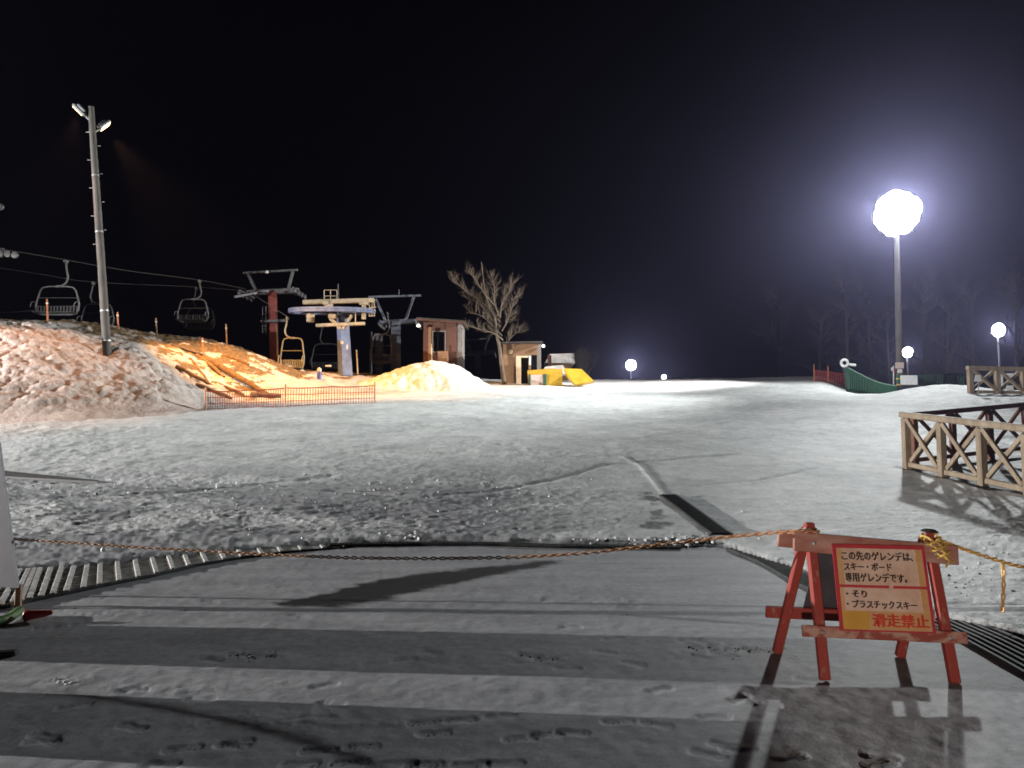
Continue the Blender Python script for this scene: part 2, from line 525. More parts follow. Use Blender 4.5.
# ------------------------------------------------------------------ mesh builder
class MB:
    def __init__(s):
        s.v = []
        s.f = []

    def add(s, vs, fs):
        o = len(s.v)
        s.v += [tuple(v) for v in vs]
        s.f += [tuple(i + o for i in f) for f in fs]
        return s

    def box(s, c, d, R=None, taper=1.0):
        c = Vector(c)
        R = R or Matrix.Identity(3)
        vs = []
        for z in (-1, 1):
            k = taper if z > 0 else 1
            for x, y in ((-1, -1), (1, -1), (1, 1), (-1, 1)):
                vs.append(c + R @ Vector((x * d[0] / 2 * k, y * d[1] / 2 * k, z * d[2] / 2)))
        return s.add(vs, [(3, 2, 1, 0), (4, 5, 6, 7), (0, 1, 5, 4), (1, 2, 6, 5), (2, 3, 7, 6), (3, 0, 4, 7)])

    def bbox(s, c, d, R=None, b=.01):
        """box with chamfered edges"""
        c = Vector(c)
        R = R or Matrix.Identity(3)
        hx, hy, hz = d[0] / 2, d[1] / 2, d[2] / 2
        b = min(b, hx * .45, hy * .45, hz * .45)
        rings = []
        for (z, ins) in ((-hz, b), (-hz + b, 0), (hz - b, 0), (hz, b)):
            x, y = hx - ins, hy - ins
            q = b
            ring = [(-x + q, -y), (x - q, -y), (x, -y + q), (x, y - q), (x - q, y), (-x + q, y), (-x, y - q), (-x, -y + q)]
            rings.append([c + R @ Vector((p[0], p[1], z)) for p in ring])
        vs = [p for r in rings for p in r]
        fs = [tuple(range(7, -1, -1)), tuple(range(24, 32))]
        for k in range(3):
            for i in range(8):
                j = (i + 1) % 8
                fs.append((k * 8 + i, k * 8 + j, k * 8 + 8 + j, k * 8 + 8 + i))
        return s.add(vs, fs)

    def bar(s, p0, p1, w, h, up=(0, 0, 1), b=.006):
        p0, p1 = Vector(p0), Vector(p1)
        z = (p1 - p0)
        L = z.length
        z.normalize()
        up = Vector(up)
        x = up.cross(z)
        if x.length < 1e-4:
            x = Vector((1, 0, 0)).cross(z)
        x.normalize()
        y = z.cross(x)
        R = Matrix((x, y, z)).transposed()
        return s.bbox((p0 + p1) / 2, (w, h, L), R, b)

    def tube(s, pts, r, n=8, cap=True):
        pts = [Vector(p) for p in pts]
        m = len(pts)
        rs = r if isinstance(r, (list, tuple)) else [r] * m
        prev = None
        vs = []
        for i, p in enumerate(pts):
            t = (pts[min(i + 1, m - 1)] - pts[max(i - 1, 0)]).normalized()
            if prev is None:
                a = Vector((0, 0, 1)) if abs(t.z) < .9 else Vector((1, 0, 0))
                x = a.cross(t).normalized()
            else:
                x = (prev - t * prev.dot(t))
                x = x.normalized() if x.length > 1e-6 else Vector((1, 0, 0))
            prev = x
            y = t.cross(x)
            for k in range(n):
                a = 2 * PI * k / n
                vs.append(p + (x * math.cos(a) + y * math.sin(a)) * rs[i])
        fs = []
        for i in range(m - 1):
            for k in range(n):
                j = (k + 1) % n
                fs.append((i * n + k, i * n + j, i * n + n + j, i * n + n + k))
        if cap:
            fs.append(tuple(range(n - 1, -1, -1)))
            fs.append(tuple(range((m - 1) * n, m * n)))
        return s.add(vs, fs)

    def loop(s, pts, r, n=6):
        """closed tube"""
        pts = [Vector(p) for p in pts]
        m = len(pts)
        nrm = Vector((0, 0, 0))
        c = sum(pts, Vector()) / m
        for i in range(m):
            nrm += (pts[i] - c).cross(pts[(i + 1) % m] - c)
        nrm.normalize()
        vs = []
        for i, p in enumerate(pts):
            t = (pts[(i + 1) % m] - pts[i - 1]).normalized()
            x = nrm
            y = t.cross(x).normalized()
            for k in range(n):
                a = 2 * PI * k / n
                vs.append(p + (x * math.cos(a) + y * math.sin(a)) * r)
        fs = []
        for i in range(m):
            i2 = (i + 1) % m
            for k in range(n):
                j = (k + 1) % n
                fs.append((i * n + k, i * n + j, i2 * n + j, i2 * n + k))
        return s.add(vs, fs)

    def lathe(s, c, axis, prof, n=20):
        """prof: list of (radius, height along axis)"""
        c = Vector(c)
        z = Vector(axis).normalized()
        a = Vector((0, 0, 1)) if abs(z.z) < .9 else Vector((1, 0, 0))
        x = a.cross(z).normalized()
        y = z.cross(x)
        vs = []
        for r, h in prof:
            r = max(r, 1e-4)
            for k in range(n):
                t = 2 * PI * k / n
                vs.append(c + z * h + (x * math.cos(t) + y * math.sin(t)) * r)
        fs = []
        for i in range(len(prof) - 1):
            for k in range(n):
                j = (k + 1) % n
                fs.append((i * n + k, i * n + j, i * n + n + j, i * n + n + k))
        fs.append(tuple(range(n - 1, -1, -1)))
        fs.append(tuple(range((len(prof) - 1) * n, len(prof) * n)))
        return s.add(vs, fs)

    def prism(s, pts, ext):
        """polygon pts extruded by vector ext"""
        n = len(pts)
        e = Vector(ext)
        vs = [Vector(p) for p in pts] + [Vector(p) + e for p in pts]
        fs = [tuple(range(n - 1, -1, -1)), tuple(range(n, 2 * n))]
        for i in range(n):
            j = (i + 1) % n
            fs.append((i, j, n + j, n + i))
        return s.add(vs, fs)

    def build(s, name, m, parent=None, smooth=False):
        off = Vector((0, 0, 0))
        q = parent
        while q is not None:
            off += q.location
            q = q.parent
        me = bpy.data.meshes.new(name)
        me.from_pydata([tuple(Vector(v) - off) for v in s.v], [], s.f)
        me.materials.append(m)
        if smooth:
            me.polygons.foreach_set('use_smooth', [True] * len(me.polygons))
            try:
                me.set_sharp_from_angle(angle=math.radians(38))
            except Exception:
                pass
        me.update()
        o = bpy.data.objects.new(name, me)
        C.objects.link(o)
        if parent is not None:
            o.parent = parent
        return o


def tag(o, label, cat, group=None, kind=None):
    if label:
        o['label'] = label
    if cat:
        o['category'] = cat
    if group:
        o['group'] = group
    if kind:
        o['kind'] = kind
    return o


def thing(name, loc, label, cat, group=None):
    o = bpy.data.objects.new(name, None)
    o.empty_display_size = .2
    C.objects.link(o)
    o.location = loc
    return tag(o, label, cat, group)


def copy_tree(o, parent=None):
    c = o.copy()
    C.objects.link(c)
    if parent is not None:
        c.parent = parent
    for ch in list(o.children):
        copy_tree(ch, c)
    return c


def arc(c, r, a0, a1, n, ex, ez):
    c, ex, ez = Vector(c), Vector(ex), Vector(ez)
    return [c + ex * (r * math.cos(a0 + (a1 - a0) * i / n)) + ez * (r * math.sin(a0 + (a1 - a0) * i / n)) for i in range(n + 1)]


def catmull(pts, n=8):
    pts = [Vector(p) for p in pts]
    out = []
    for i in range(len(pts) - 1):
        p0 = pts[max(i - 1, 0)]
        p1, p2 = pts[i], pts[i + 1]
        p3 = pts[min(i + 2, len(pts) - 1)]
        for k in range(n):
            t = k / n
            out.append(.5 * ((2 * p1) + (p2 - p0) * t + (2 * p0 - 5 * p1 + 4 * p2 - p3) * t * t + (-p0 + 3 * p1 - 3 * p2 + p3) * t ** 3))
    out.append(pts[-1])
    return out


def light(name, kind, loc, col, watts, radius=.2, target=None, spot=None, blend=.3):
    l = bpy.data.lights.new(name, kind)
    l.color = col
    l.energy = watts
    l.shadow_soft_size = radius
    if kind == 'SPOT':
        l.spot_size = math.radians(spot)
        l.spot_blend = blend
    o = bpy.data.objects.new(name, l)
    C.objects.link(o)
    o.location = loc
    if target is not None:
        d = Vector(target) - Vector(loc)
        o.rotation_euler = d.to_track_quat('-Z', 'Y').to_euler()
    return o


# ------------------------------------------------------------------ ground
v, f, at = build_ground()
g = grid_mesh('ground', v, f, at, M['ground'])
tag(g, 'snow covered ski slope and thinly snowed asphalt forecourt in front of it', None, kind='structure')

# ------------------------------------------------------------------ snow bank (terrain) on the left
ctrl_px = [
    (-150, 430, 23), (-60, 428, 24), (0, 425, 25), (60, 422.5, 25.8), (100, 420, 26.6), (150, 416, 28), (200, 412, 29.5), (205, 408, 31),
    (0, 340, 30.5), (-80, 335, 30), (60, 344, 31), (115, 350, 32.8), (108, 361, 32.6), (40, 385, 27.6), (110, 392, 28.8), (-60, 385, 26.8), (150, 398, 29.2),
    (0, 323, 36), (-100, 320, 35), (44, 322, 36.5), (88, 325, 37.2), (122, 331, 38.5), (155, 338, 40), (220, 345, 42), (262, 357, 44), (296, 370, 45),
    (135, 350, 34), (168, 385, 31.4), (150, 364, 33), (190, 404, 30.6),
    (190, 376, 35.0), (225, 394, 34), (250, 374, 39), (280, 392, 36.5), (205, 356, 39.5), (180, 352, 37.5), (160, 345, 37.6),
    (300, 401, 34.5), (380, 399, 35.5), (330, 384, 41.0), (322, 376, 44), (420, 392, 40), (500, 388, 43.5),
    (347, 374, 48), (400, 377, 48.5), (440, 379, 48), (480, 382, 48), (300, 371, 48), (250, 362, 50), (360, 386, 41),
]
cp = [P(*q) for q in ctrl_px]
cxy = np.array([(p.x, p.y) for p in cp] + [(-50, 60), (-36, 55), (-22, 58), (-10, 60), (3, 58), (3, 46), (3, 38), (0, 33), (-4, 28), (-9, 26), (-20, 21), (-34, 21), (-44, 30), (-44, 40)])
cz = np.array([p.z for p in cp] + [6, 6.4, 6.2, 6.0, 5.3, 4.55, 3.5, 2.9, 2.2, 1.95, 1.3, 1.2, 4.0, 7.5])


def tps_fit(xy, z, lam=.02):
    n = len(z)
    d2 = ((xy[:, None] - xy[None]) ** 2).sum(-1)
    K = .5 * d2 * np.log(d2 + 1e-9)
    K += np.eye(n) * lam * 10
    Pm = np.hstack([np.ones((n, 1)), xy])
    A = np.zeros((n + 3, n + 3))
    A[:n, :n] = K
    A[:n, n:] = Pm
    A[n:, :n] = Pm.T
    return np.linalg.solve(A, np.concatenate([z, np.zeros(3)]))


TW = tps_fit(cxy, cz)


def tps(X, Y):
    X = np.asarray(X, float)
    Y = np.asarray(Y, float)
    out = TW[-3] + TW[-2] * X + TW[-1] * Y
    for (x, y), w in zip(cxy, TW[:-3]):
        d2 = (X - x) ** 2 + (Y - y) ** 2
        out = out + w * .5 * d2 * np.log(d2 + 1e-9)
    return out


BX = np.arange(-42, 6, .06)
BY = np.arange(21, 60, .06)
X, Y = np.meshgrid(BX, BY)
Zb = tps(X, Y)
g0 = G0(X, Y)
# footprint fades into the slope towards the right, the front and the back
fade = sstep(2.5, -3.5, X) * sstep(22, 24, Y)
Zb = g0 - .25 + (Zb - g0 + .25) * fade
lift = Zb - g0
# pile zone: ploughed lumps
PX = X / Y * F + 512
pile = sstep(.15, .7, lift) * sstep(205, 150, PX + (Y - 30) * 3) * sstep(35.0, 33.0, Y)
lump = np.zeros_like(Zb)
for k in range(20000):
    x0 = rng.uniform(-41, -10)
    y0 = rng.uniform(23.5, 37)
    r = rng.choice([.09, .13, .17, .22, .30], p=[.26, .30, .26, .14, .04]) * rng.uniform(.8, 1.25)
    i0, i1 = np.searchsorted(BX, [x0 - r, x0 + r])
    j0, j1 = np.searchsorted(BY, [y0 - r, y0 + r])
    if i1 <= i0 or j1 <= j0:
        continue
    dx = (X[j0:j1, i0:i1] - x0) / r
    dy = (Y[j0:j1, i0:i1] - y0) / r
    hh = np.sqrt(np.clip(1 - dx * dx - dy * dy, 0, 1)) * r * .62
    lump[j0:j1, i0:i1] = np.maximum(lump[j0:j1, i0:i1], hh)
Zb = Zb + pile * (lump + .16 * fbm(X * 1.3, Y * 1.3, 201, 4) + .12 * fbm(X * 4.5, Y * 4.5, 202, 4, .65)) * np.where(lift > .1, 1, 0)
back = sstep(.2, .8, lift) * (1 - pile)
Zb = Zb + back * (.16 * fbm(X * .8, Y * .8, 211, 4) + .10 * (1 - np.abs(fbm(X * 1.7, Y * 1.7, 221, 3))) ** 3)
Zb = Zb + back * .09 * fbm(X * 3.6, Y * 3.6, 225, 4, .6)
Zb = Zb + (1 - back) * (1 - pile) * .03 * fbm(X * 2.5, Y * 2.5, 231, 3)
# dirt and dead grass
PY = 435 - F * (Zb - CH) / Y
crest = sstep(34.2, 36.2, Y + .8 * fbm(X * .6, Y * .6, 241, 3)) * sstep(150, 105, PX) * .95
crest = np.maximum(crest, .95 * sstep(12, 5, PY - np.interp(PX, [-200, 0, 44, 88, 122, 155, 220, 262, 296, 330], [320, 323, 322, 325, 331, 338, 345, 357, 370, 376])) * sstep(40, 90, PX) * sstep(325, 300, PX))
crest = crest * (.35 + .65 * sstep(-.32, .05, fbm(X * .9, Y * 1.3, 245, 4, .6)))
deb = sstep(-.12, .22, fbm(X * 1.1 + Y * .3, Y * 1.6 - X * .9, 251, 5, .65)) * sstep(140, 168, PX) * sstep(305, 250, PX) * sstep(33, 35, Y) * sstep(46, 43, Y) * .9
sta = sstep(.0, .25, fbm(X * .5, Y * .9, 261, 4)) * sstep(285, 300, PX) * sstep(360, 345, PX) * sstep(42.5, 44, Y) * .9
hid = sstep(45.5, 47, Y) * sstep(455, 440, PX) * .9
low = .0 * pile * sstep(.02, .42, fbm(X * 1.6, Y * 2.4, 271, 5, .65)) * sstep(120, 20, PX) * sstep(30.5, 27.5, Y)
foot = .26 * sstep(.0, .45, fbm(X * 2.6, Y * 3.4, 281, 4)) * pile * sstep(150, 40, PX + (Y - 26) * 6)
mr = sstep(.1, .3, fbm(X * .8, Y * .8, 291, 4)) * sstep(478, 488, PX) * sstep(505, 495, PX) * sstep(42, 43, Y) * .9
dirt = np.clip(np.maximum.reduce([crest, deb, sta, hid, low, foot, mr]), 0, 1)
ny, nx = X.shape
keep = (Zb > G0(X, Y) - .20)
idx = np.arange(ny * nx).reshape(ny, nx)
fk = keep[:-1, :-1] & keep[:-1, 1:] & keep[1:, 1:] & keep[1:, :-1]
faces = np.stack([idx[:-1, :-1], idx[:-1, 1:], idx[1:, 1:], idx[1:, :-1]], -1)[fk]
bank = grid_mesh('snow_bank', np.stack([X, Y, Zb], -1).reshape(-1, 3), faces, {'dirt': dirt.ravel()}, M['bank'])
tag(bank, 'ploughed lumpy snow bank with brown dirt crest at the left of the slope', None, kind='structure')


def hill_z(x, y):
    x = min(max(x, -41.9), 5.8)
    y = min(max(y, 21.1), 59.8)
    i = int(round((x + 42) / .06))
    j = int(round((y - 21) / .06))
    return max(float(Zb[min(j, ny - 1), min(i, nx - 1)]), ground_z(x, y))


# mound in front of the operator hut
mc = P(430, 384, 43.0)
mx = np.arange(-5.2, 5.2, .08)
my = np.arange(-3.2, 3.2, .08)
U, V = np.meshgrid(mx, my)
MXc, MYc = mc.x, 43.0
prof = np.interp(U, [-5.2, -4.4, -3.2, -2.0, -1.0, 0, 1.0, 2.0, 2.8, 3.6, 4.4, 5.2], [-.4, -.05, .42, .98, 1.32, 1.55, 1.5, 1.15, .72, .22, -.1, -.4])
zz = prof * np.clip(1 - (V / 2.8) ** 2, -.3, 1) - .12
zz = zz + (.14 * fbm(U * 1.3, V * 1.3, 301, 4) + .06 * fbm(U * 4, V * 4, 302, 3)) * (prof > .05)
base = np.vectorize(hill_z)(U + MXc, V * 1 + MYc)
zz = np.where(np.abs(V) > 3.0, -.5, zz) + base
n2, n1 = U.shape
ii = np.arange(n2 * n1).reshape(n2, n1)
md = grid_mesh('snow_mound', np.stack([U + MXc, V + MYc, zz], -1).reshape(-1, 3),
               np.stack([ii[:-1, :-1], ii[:-1, 1:], ii[1:, 1:], ii[1:, :-1]], -1).reshape(-1, 4), None, M['snow'])
tag(md, 'rounded pile of clean snow heaped in front of the red brown hut', None, kind='structure')


# ================================================================== FOREGROUND
def zg(x, y):
    """top of the snow as built near the kerb line"""
    z = ground_z(x, y)
    if y > float(edge_y(x)):
        z += .05
    return z


# ---- warning barricade (A-frame) -----------------------------------
FL, RL = on_ground(825, 681), on_ground(777, 653)
FR, RR = on_ground(955, 684), on_ground(900, 657)
AL = P(808, 531, (FL.y + RL.y) / 2)
AR = P(926.5, 541, (FR.y + RR.y) / 2)
bar_t = thing('warning_barricade', (2.37, 4.95, 0), 'red wooden A-frame barricade carrying a handwritten orange Japanese notice', 'barricade')


def leg(p, a, over, w=.062, d=.05):
    e = a + (a - p).normalized() * over
    q = Vector((p.x, p.y, .004))
    m = MB().bar(q, e, w, d, (0, 1, 0))
    return m.build('leg', M['sign_red'], bar_t)


leg(FL, AL + Vector((0, -.03, 0)), .06)
leg(RL, AL + Vector((0, .03, 0)), .02)
leg(FR, AR + Vector((0, -.03, 0)), .06)
leg(RR, AR + Vector((0, .03, 0)), .02)
ud = (AR - AL).normalized()
tb0 = AL - ud * .125 + Vector((0, -.072, -.070))
tb1 = AR + ud * .155 + Vector((0, -.072, -.070))
MB().bar(tb0, tb1, .028, .125, (0, .2, 1), .004).build('top_rail', M['sign_wood'], bar_t)
MB().bar(tb0 + Vector((-.05, .15, .0)), tb1 + Vector((-.06, .15, .0)), .03, .115, (0, -.2, 1), .004).build('top_rail', M['sign_wood'], bar_t)
lerp = lambda a, b, t: a + (b - a) * t
fl3, fr3 = lerp(FL, AL, .325) + Vector((0, -.045, 0)), lerp(FR, AR, .325) + Vector((0, -.045, 0))
ul = (fr3 - fl3).normalized()
MB().bar(fl3 - ul * .125, fr3 + ul * .105, .028, .072, (0, .3, 1), .004).build('lower_rail', M['sign_chipped'], bar_t)
rl3, rr3 = lerp(RL, AL, .33) + Vector((0, .045, 0)), lerp(RR, AR, .33) + Vector((0, .045, 0))
ur = (rr3 - rl3).normalized()
MB().bar(rl3 - ur * .13, rr3 + ur * .13, .028, .085, (0, -.3, 1), .004).build('lower_rail', M['sign_red'], bar_t)
for a_, b_ in ((fl3, fr3), (AL + Vector((0, -.088, -.07)), AR + Vector((0, -.088, -.07)))):
    for q_ in (a_, b_):
        MB().lathe(q_ + Vector((0, -.012, 0)), (0, -1, .15), [(.012, 0), (.012, .006), (.006, .010)], 8).build('bolt', M['galv'], bar_t)
# front board, in the plane of the front legs
vf = ((AL - FL) + (AR - FR)).normalized()
nf = ud.cross(vf).normalized()
if nf.y > 0:
    nf = -nf
pp = fl3 + nf * .035 + Vector((0, 0, 0))
c4 = [RP(831, 545.5, pp, nf), RP(924, 549.5, pp, nf), RP(932, 631, pp, nf), RP(842.5, 630, pp, nf)]
uax = ((c4[1] - c4[0]) + (c4[2] - c4[3])).normalized()
vax = nf.cross(uax).normalized()
if vax.z < 0:
    vax = -vax
nf = uax.cross(vax).normalized()
cen = sum(c4, Vector()) / 4
BW = ((c4[1] - c4[0]).length + (c4[2] - c4[3]).length) / 2
BH = ((c4[0] - c4[3]).length + (c4[1] - c4[2]).length) / 2
skew = ((c4[0] + c4[1]) / 2 - (c4[2] + c4[3]) / 2).dot(uax) / BH


def S(u, v, n=0.):
    """board coordinates: u, v in 0..1 from the top left, n out of the face"""
    return cen + uax * ((u - .5) * BW + skew * (.5 - v) * BH) + vax * ((.5 - v) * BH) + nf * n


def quad_prism(u0, v0, u1, v1, n0, n1):
    return [S(u0, v1, n0), S(u1, v1, n0), S(u1, v0, n0), S(u0, v0, n0)], nf * (n1 - n0)


def sheet(name, rects, n0, n1, m, parent):
    b = MB()
    for r in rects:
        b.prism(*quad_prism(*r, n0, n1))
    return b.build(name, m, parent)


board = sheet('sign_board', [(0, 0, 1, 1)], -.012, .004, M['sign_face'], bar_t)
sheet('border', [(-.012, -.03, .985, .018), (-.012, .018, .030, 1.0), (.985, -.03, 1.02, 1.0), (-.012, 1.0, 1.02, 1.018),
                 (.03, .470, .575, .502), (.62, .470, .985, .502)], .001, .0065, M['sign_border'], board)
sheet('edge_strip', [(.032, .02, .095, .468), (.91, .02, .983, .468), (.032, .504, .075, .78), (.91, .504, .983, .78), (.33, .78, .983, .997)], .0042, .0052, M['sign_edge'], board)
sheet('yellow_patch', [(.032, .782, .325, .996)], .0042, .0056, M['sign_yellow'], board)
# back board on the rear legs
vb = ((AL - RL) + (AR - RR)).normalized()
q0 = lerp(RL, AL, .35) + Vector((.14, .07, 0))
bb = MB()
q1 = q0 + ur * .60
bb.prism([q0, q1, q1 + vb * .56, q0 + vb * .56], Vector((0, .012, 0)))
bb.build('back_board', M['dark_board'], bar_t)


def text_on_board(body, u, v, h, m, width=None, bold=.012, depth=.0008, n0=.0060, jitter=.0):
    cu = bpy.data.curves.new('lettering', 'FONT')
    cu.body = body
    cu.size = 1.0
    cu.offset = bold
    cu.extrude = .0
    cu.resolution_u = 3
    o = bpy.data.objects.new('lettering_curve', cu)
    C.objects.link(o)
    dg = bpy.context.evaluated_depsgraph_get()
    dg.update()
    me = bpy.data.meshes.new_from_object(o.evaluated_get(dg))
    bpy.data.objects.remove(o)
    bpy.data.curves.remove(cu)
    vs = np.array([q.co[:] for q in me.vertices])
    x0, x1 = vs[:, 0].min(), vs[:, 0].max()
    y0, y1 = -.12, .86
    sc = h * BH
    sx = (width * BW) / (x1 - x0) if width else sc
    off = bar_t.location
    for q in me.vertices:
        x, y = q.co.x, q.co.y
        px = (x - x0) * sx / BW + u
        py = v + h - (y - y0) / (y1 - y0) * h
        p = S(px, py, n0) + uax * (jitter * math.sin(px * 40 + py * 9)) + vax * (jitter * math.sin(px * 31 + 1.3))
        q.co = p - off
    if bold > .015:
        bmt = bmesh.new()
        bmt.from_mesh(me)
        geo = bmesh.ops.duplicate(bmt, geom=bmt.verts[:] + bmt.edges[:] + bmt.faces[:])
        sh_ = uax * (.065 * sx) - vax * (.012 * sc) + nf * .0005
        for e in geo['geom']:
            if isinstance(e, bmesh.types.BMVert):
                e.co += sh_
        bmt.to_mesh(me)
        bmt.free()
    me.materials.clear()
    me.materials.append(m)
    ob = bpy.data.objects.new('lettering', me)
    C.objects.link(ob)
    ob.parent = board
    return ob


text_on_board('この先のゲレンデは、', .085, .055, .115, M['ink'], .79, .018, jitter=.0012)
text_on_board('スキー・ボード', .095, .195, .105, M['ink'], .53, .018, jitter=.0012)
text_on_board('専用ゲレンデです。', .10, .320, .115, M['ink'], .68, .018, jitter=.0012)
text_on_board('・そり', .09, .530, .095, M['ink'], .23, .018, jitter=.001)
text_on_board('・プラスチックスキー', .09, .650, .10, M['ink'], .76, .018, jitter=.001)
text_on_board('滑走禁止', .345, .805, .16, M['red_ink'], .61, .016)

# yellow rope wound round the right hand post, with a black cap
rope = MB()
pts = []
for i in range(150):
    t = i / 149
    a = t * 2 * PI * 9
    c = AR + Vector((-.01 + .075 * t, -.06 - .01 * t, .035 - .135 * t))
    pts.append(c + Vector((math.cos(a) * (.050 + .010 * math.sin(i)), math.sin(a) * .055, .018 * math.sin(a * .5 + i * .7))))
rope.tube(pts, .0085, 6)
rope.tube([AR + Vector((.05, -.115, -.06)), AR + Vector((.075, -.118, -.11)), AR + Vector((.06, -.112, -.155))], .008, 6)
rr_ = rope.build('rope_coil', M['rope'], None, True)
tag(rr_, 'yellow rope wound round the right hand post of the barricade', 'rope')
cap = MB().lathe(AR + Vector((-.005, -.05, .068)), (.15, .1, 1), [(.0, .022), (.03, .02), (.052, .006), (.055, 0), (.045, -.004), (.0, -.004)][::-1], 14)
tag(cap.build('rubber_cap', M['black_rubber'], None, True), 'small black cap resting on top of the roped barricade post', 'cap')


# ---- chains ---------------------------------------------------------
def chain(pts, name, label, m, link=.052, wid=.030, wire=.0062, wraps=None):
    path = catmull(pts, 60)
    seg = [0]
    for a, b in zip(path[:-1], path[1:]):
        seg.append(seg[-1] + (b - a).length)
    L = seg[-1]
    pitch = link - 2.4 * wire
    n = int(L / pitch)
    mb = MB()
    k = 0
    for i in range(n):
        s = (i + .5) * L / n
        while k < len(seg) - 2 and seg[k + 1] < s:
            k += 1
        t = (s - seg[k]) / max(seg[k + 1] - seg[k], 1e-6)
        c = path[k].lerp(path[k + 1], t)
        d = (path[k + 1] - path[k]).normalized()
        up = Vector((0, 0, 1)) if abs(d.z) < .9 else Vector((0, 1, 0))
        a = d.cross(up).normalized()
        b = a.cross(d)
        ang = (PI / 2 if i % 2 else 0) + .35 + .25 * math.sin(i * .37)
        w = a * math.cos(ang) + b * math.sin(ang)
        hl, r = link / 2 - wire - (wid / 2 - wire), wid / 2 - wire
        ring = []
        for j in range(6):
            q = -PI / 2 + PI * j / 5
            ring.append(c + d * (hl + r * math.cos(q)) + w * (r * math.sin(q)))
        for j in range(6):
            q = PI / 2 + PI * j / 5
            ring.append(c + d * (-hl + r * math.cos(q)) + w * (r * math.sin(q)))
        mb.loop(ring, wire, 5)
    return tag(mb.build(name, m, None, True), label, 'chain')


ch = []
for px, py, Y in [(-4, 538, 6.95), (60, 542, 6.75), (150, 548, 6.46), (300, 556, 6.05), (400, 558.5, 5.8), (520, 557, 5.54), (600, 551.5, 5.37), (690, 541, 5.2), (760, 534, 5.07), (799, 531, 4.90)]:
    ch.append(P(px, py, Y))
# one turn round the left post
wrap = [AL + Vector((.045 * math.cos(a), -.03 + .085 * math.sin(a), .012 + .006 * math.sin(2 * a))) for a in [-PI * .8, -PI * .45, -PI * .1, PI * .3, PI * .7]]
chain(ch + wrap, 'barrier_chain', 'long sagging orange plastic chain strung left from the barricade', M['chain'])
chain([AR + Vector((.03, -.10, .02)), P(950, 544, 4.95), P(975, 553, 5.02), P(1003, 562, 5.1), P(1026, 567.5, 5.18), P(1075, 573, 5.35), P(1130, 572, 5.6)], 'barrier_chain',
      'yellow orange plastic chain running right from the roped barricade post', M['chain_yellow'])
chain([P(1003, 563.5, 5.1), P(1003.5, 585, 5.1), P(1002.5, 612, 5.1)], 'barrier_chain', 'short loose length of plastic chain hanging from the right hand chain', M['chain_yellow'])
# stake outside the frame that carries the right chain
sx = P(1130, 572, 5.6)
stk = thing('chain_stake', (sx.x, sx.y, 0), 'round post that carries the right hand chain just outside the frame', 'post')
MB().tube([(sx.x, sx.y + .03, 0), (sx.x, sx.y + .03, sx.z + .06)], .03, 10).build('shaft', M['galv'], stk, True)
MB().lathe((sx.x, sx.y + .03, .001), (0, 0, 1), [(.16, 0), (.16, .03), (.06, .06), (.03, .08)], 16).build('base', M['black_rubber'], stk, True)

# ---- white standing sign board at the left edge ---------------------
pb = thing('standing_signboard', (-5.1, 6.95, 0), 'pale grey standing signboard cut off by the left edge of the photo', 'signboard')
tl, bl = P(0, 456, 6.95), P(17.5, 588, 6.75)
dirp = (tl - bl).normalized()
tl = bl + dirp * 1.38
w_ = Vector((-.75, .13, 0))
MB().prism([bl, bl + w_, tl + w_ * .9, tl], Vector((0, .035, .0))).build('panel', M['grey_panel'], pb)
MB().bar(bl + Vector((-.02, .05, .02)), Vector((bl.x + .0, bl.y + .02, .004)), .05, .04, (0, 1, 0)).build('leg', M['chain'], pb)
MB().bar(bl + w_ + Vector((.05, .05, .02)), Vector((bl.x + w_.x + .03, bl.y + .02, .004)), .05, .04, (0, 1, 0)).build('leg', M['chain'], pb)
MB().bar(tl + w_ * .5 + Vector((0, .05, -.1)), Vector((bl.x + w_.x * .5, bl.y + .55, .004)), .05, .04, (0, 1, 0)).build('prop', M['galv'], pb)
# cone
cz_ = on_ground(25, 622)
ax = Vector((.97, .12, .10)).normalized()
cn = thing('traffic_cone', (cz_.x, cz_.y, 0), 'small red cone lying on its side in the snow beside the grey signboard', 'cone')
c0 = Vector((cz_.x + .015, cz_.y, .052))
MB().lathe(c0, ax, [(.042, 0), (.045, .01), (.040, .03), (.030, .12), (.018, .19), (.008, .20)], 16).build('body', M['cone_red'], cn, True)
MB().lathe(c0 + ax * .001, -ax, [(.05, 0), (.052, .006), (.045, .016)], 16).build('rim', M['cone_red'], cn, True)
hz = [on_ground(-30, 634), on_ground(-6, 628), on_ground(8, 624), on_ground(19, 616)]
hs = MB().tube(catmull([(p.x, p.y, .045) for p in hz], 6), .04, 10)
hs.tube(catmull([(p.x - .05, p.y - .17, .042) for p in hz[:3]], 6), .04, 10)
tag(hs.build('hose', M['green_hose'], None, True), 'thick green hose ends lying under the grey signboard', 'hose')
bx = on_ground(3, 657)
MB_ = MB().bbox((bx.x - .12, bx.y, .02), (.40, .07, .035), Matrix.Rotation(.15, 3, 'Z'), .008)
tag(MB_.build('black_slat', M['black_rubber']), 'dark slat lying flat at the left edge of the foreground', 'slat')
# white ball standing in for a bright reflective glint
bp = on_ground(103, 556)
ball = MB().lathe((bp.x, bp.y, zg(bp.x, bp.y) - .005), (.2, -.1, 1), [(.0, 0), (.026, .008), (.036, .03), (.035, .045), (.022, .064), (.0, .068)], 12)
tag(ball.build('snowball', M['white_paint'], None, True), 'small round white lump on the far edge of the wide grating', 'snowball')
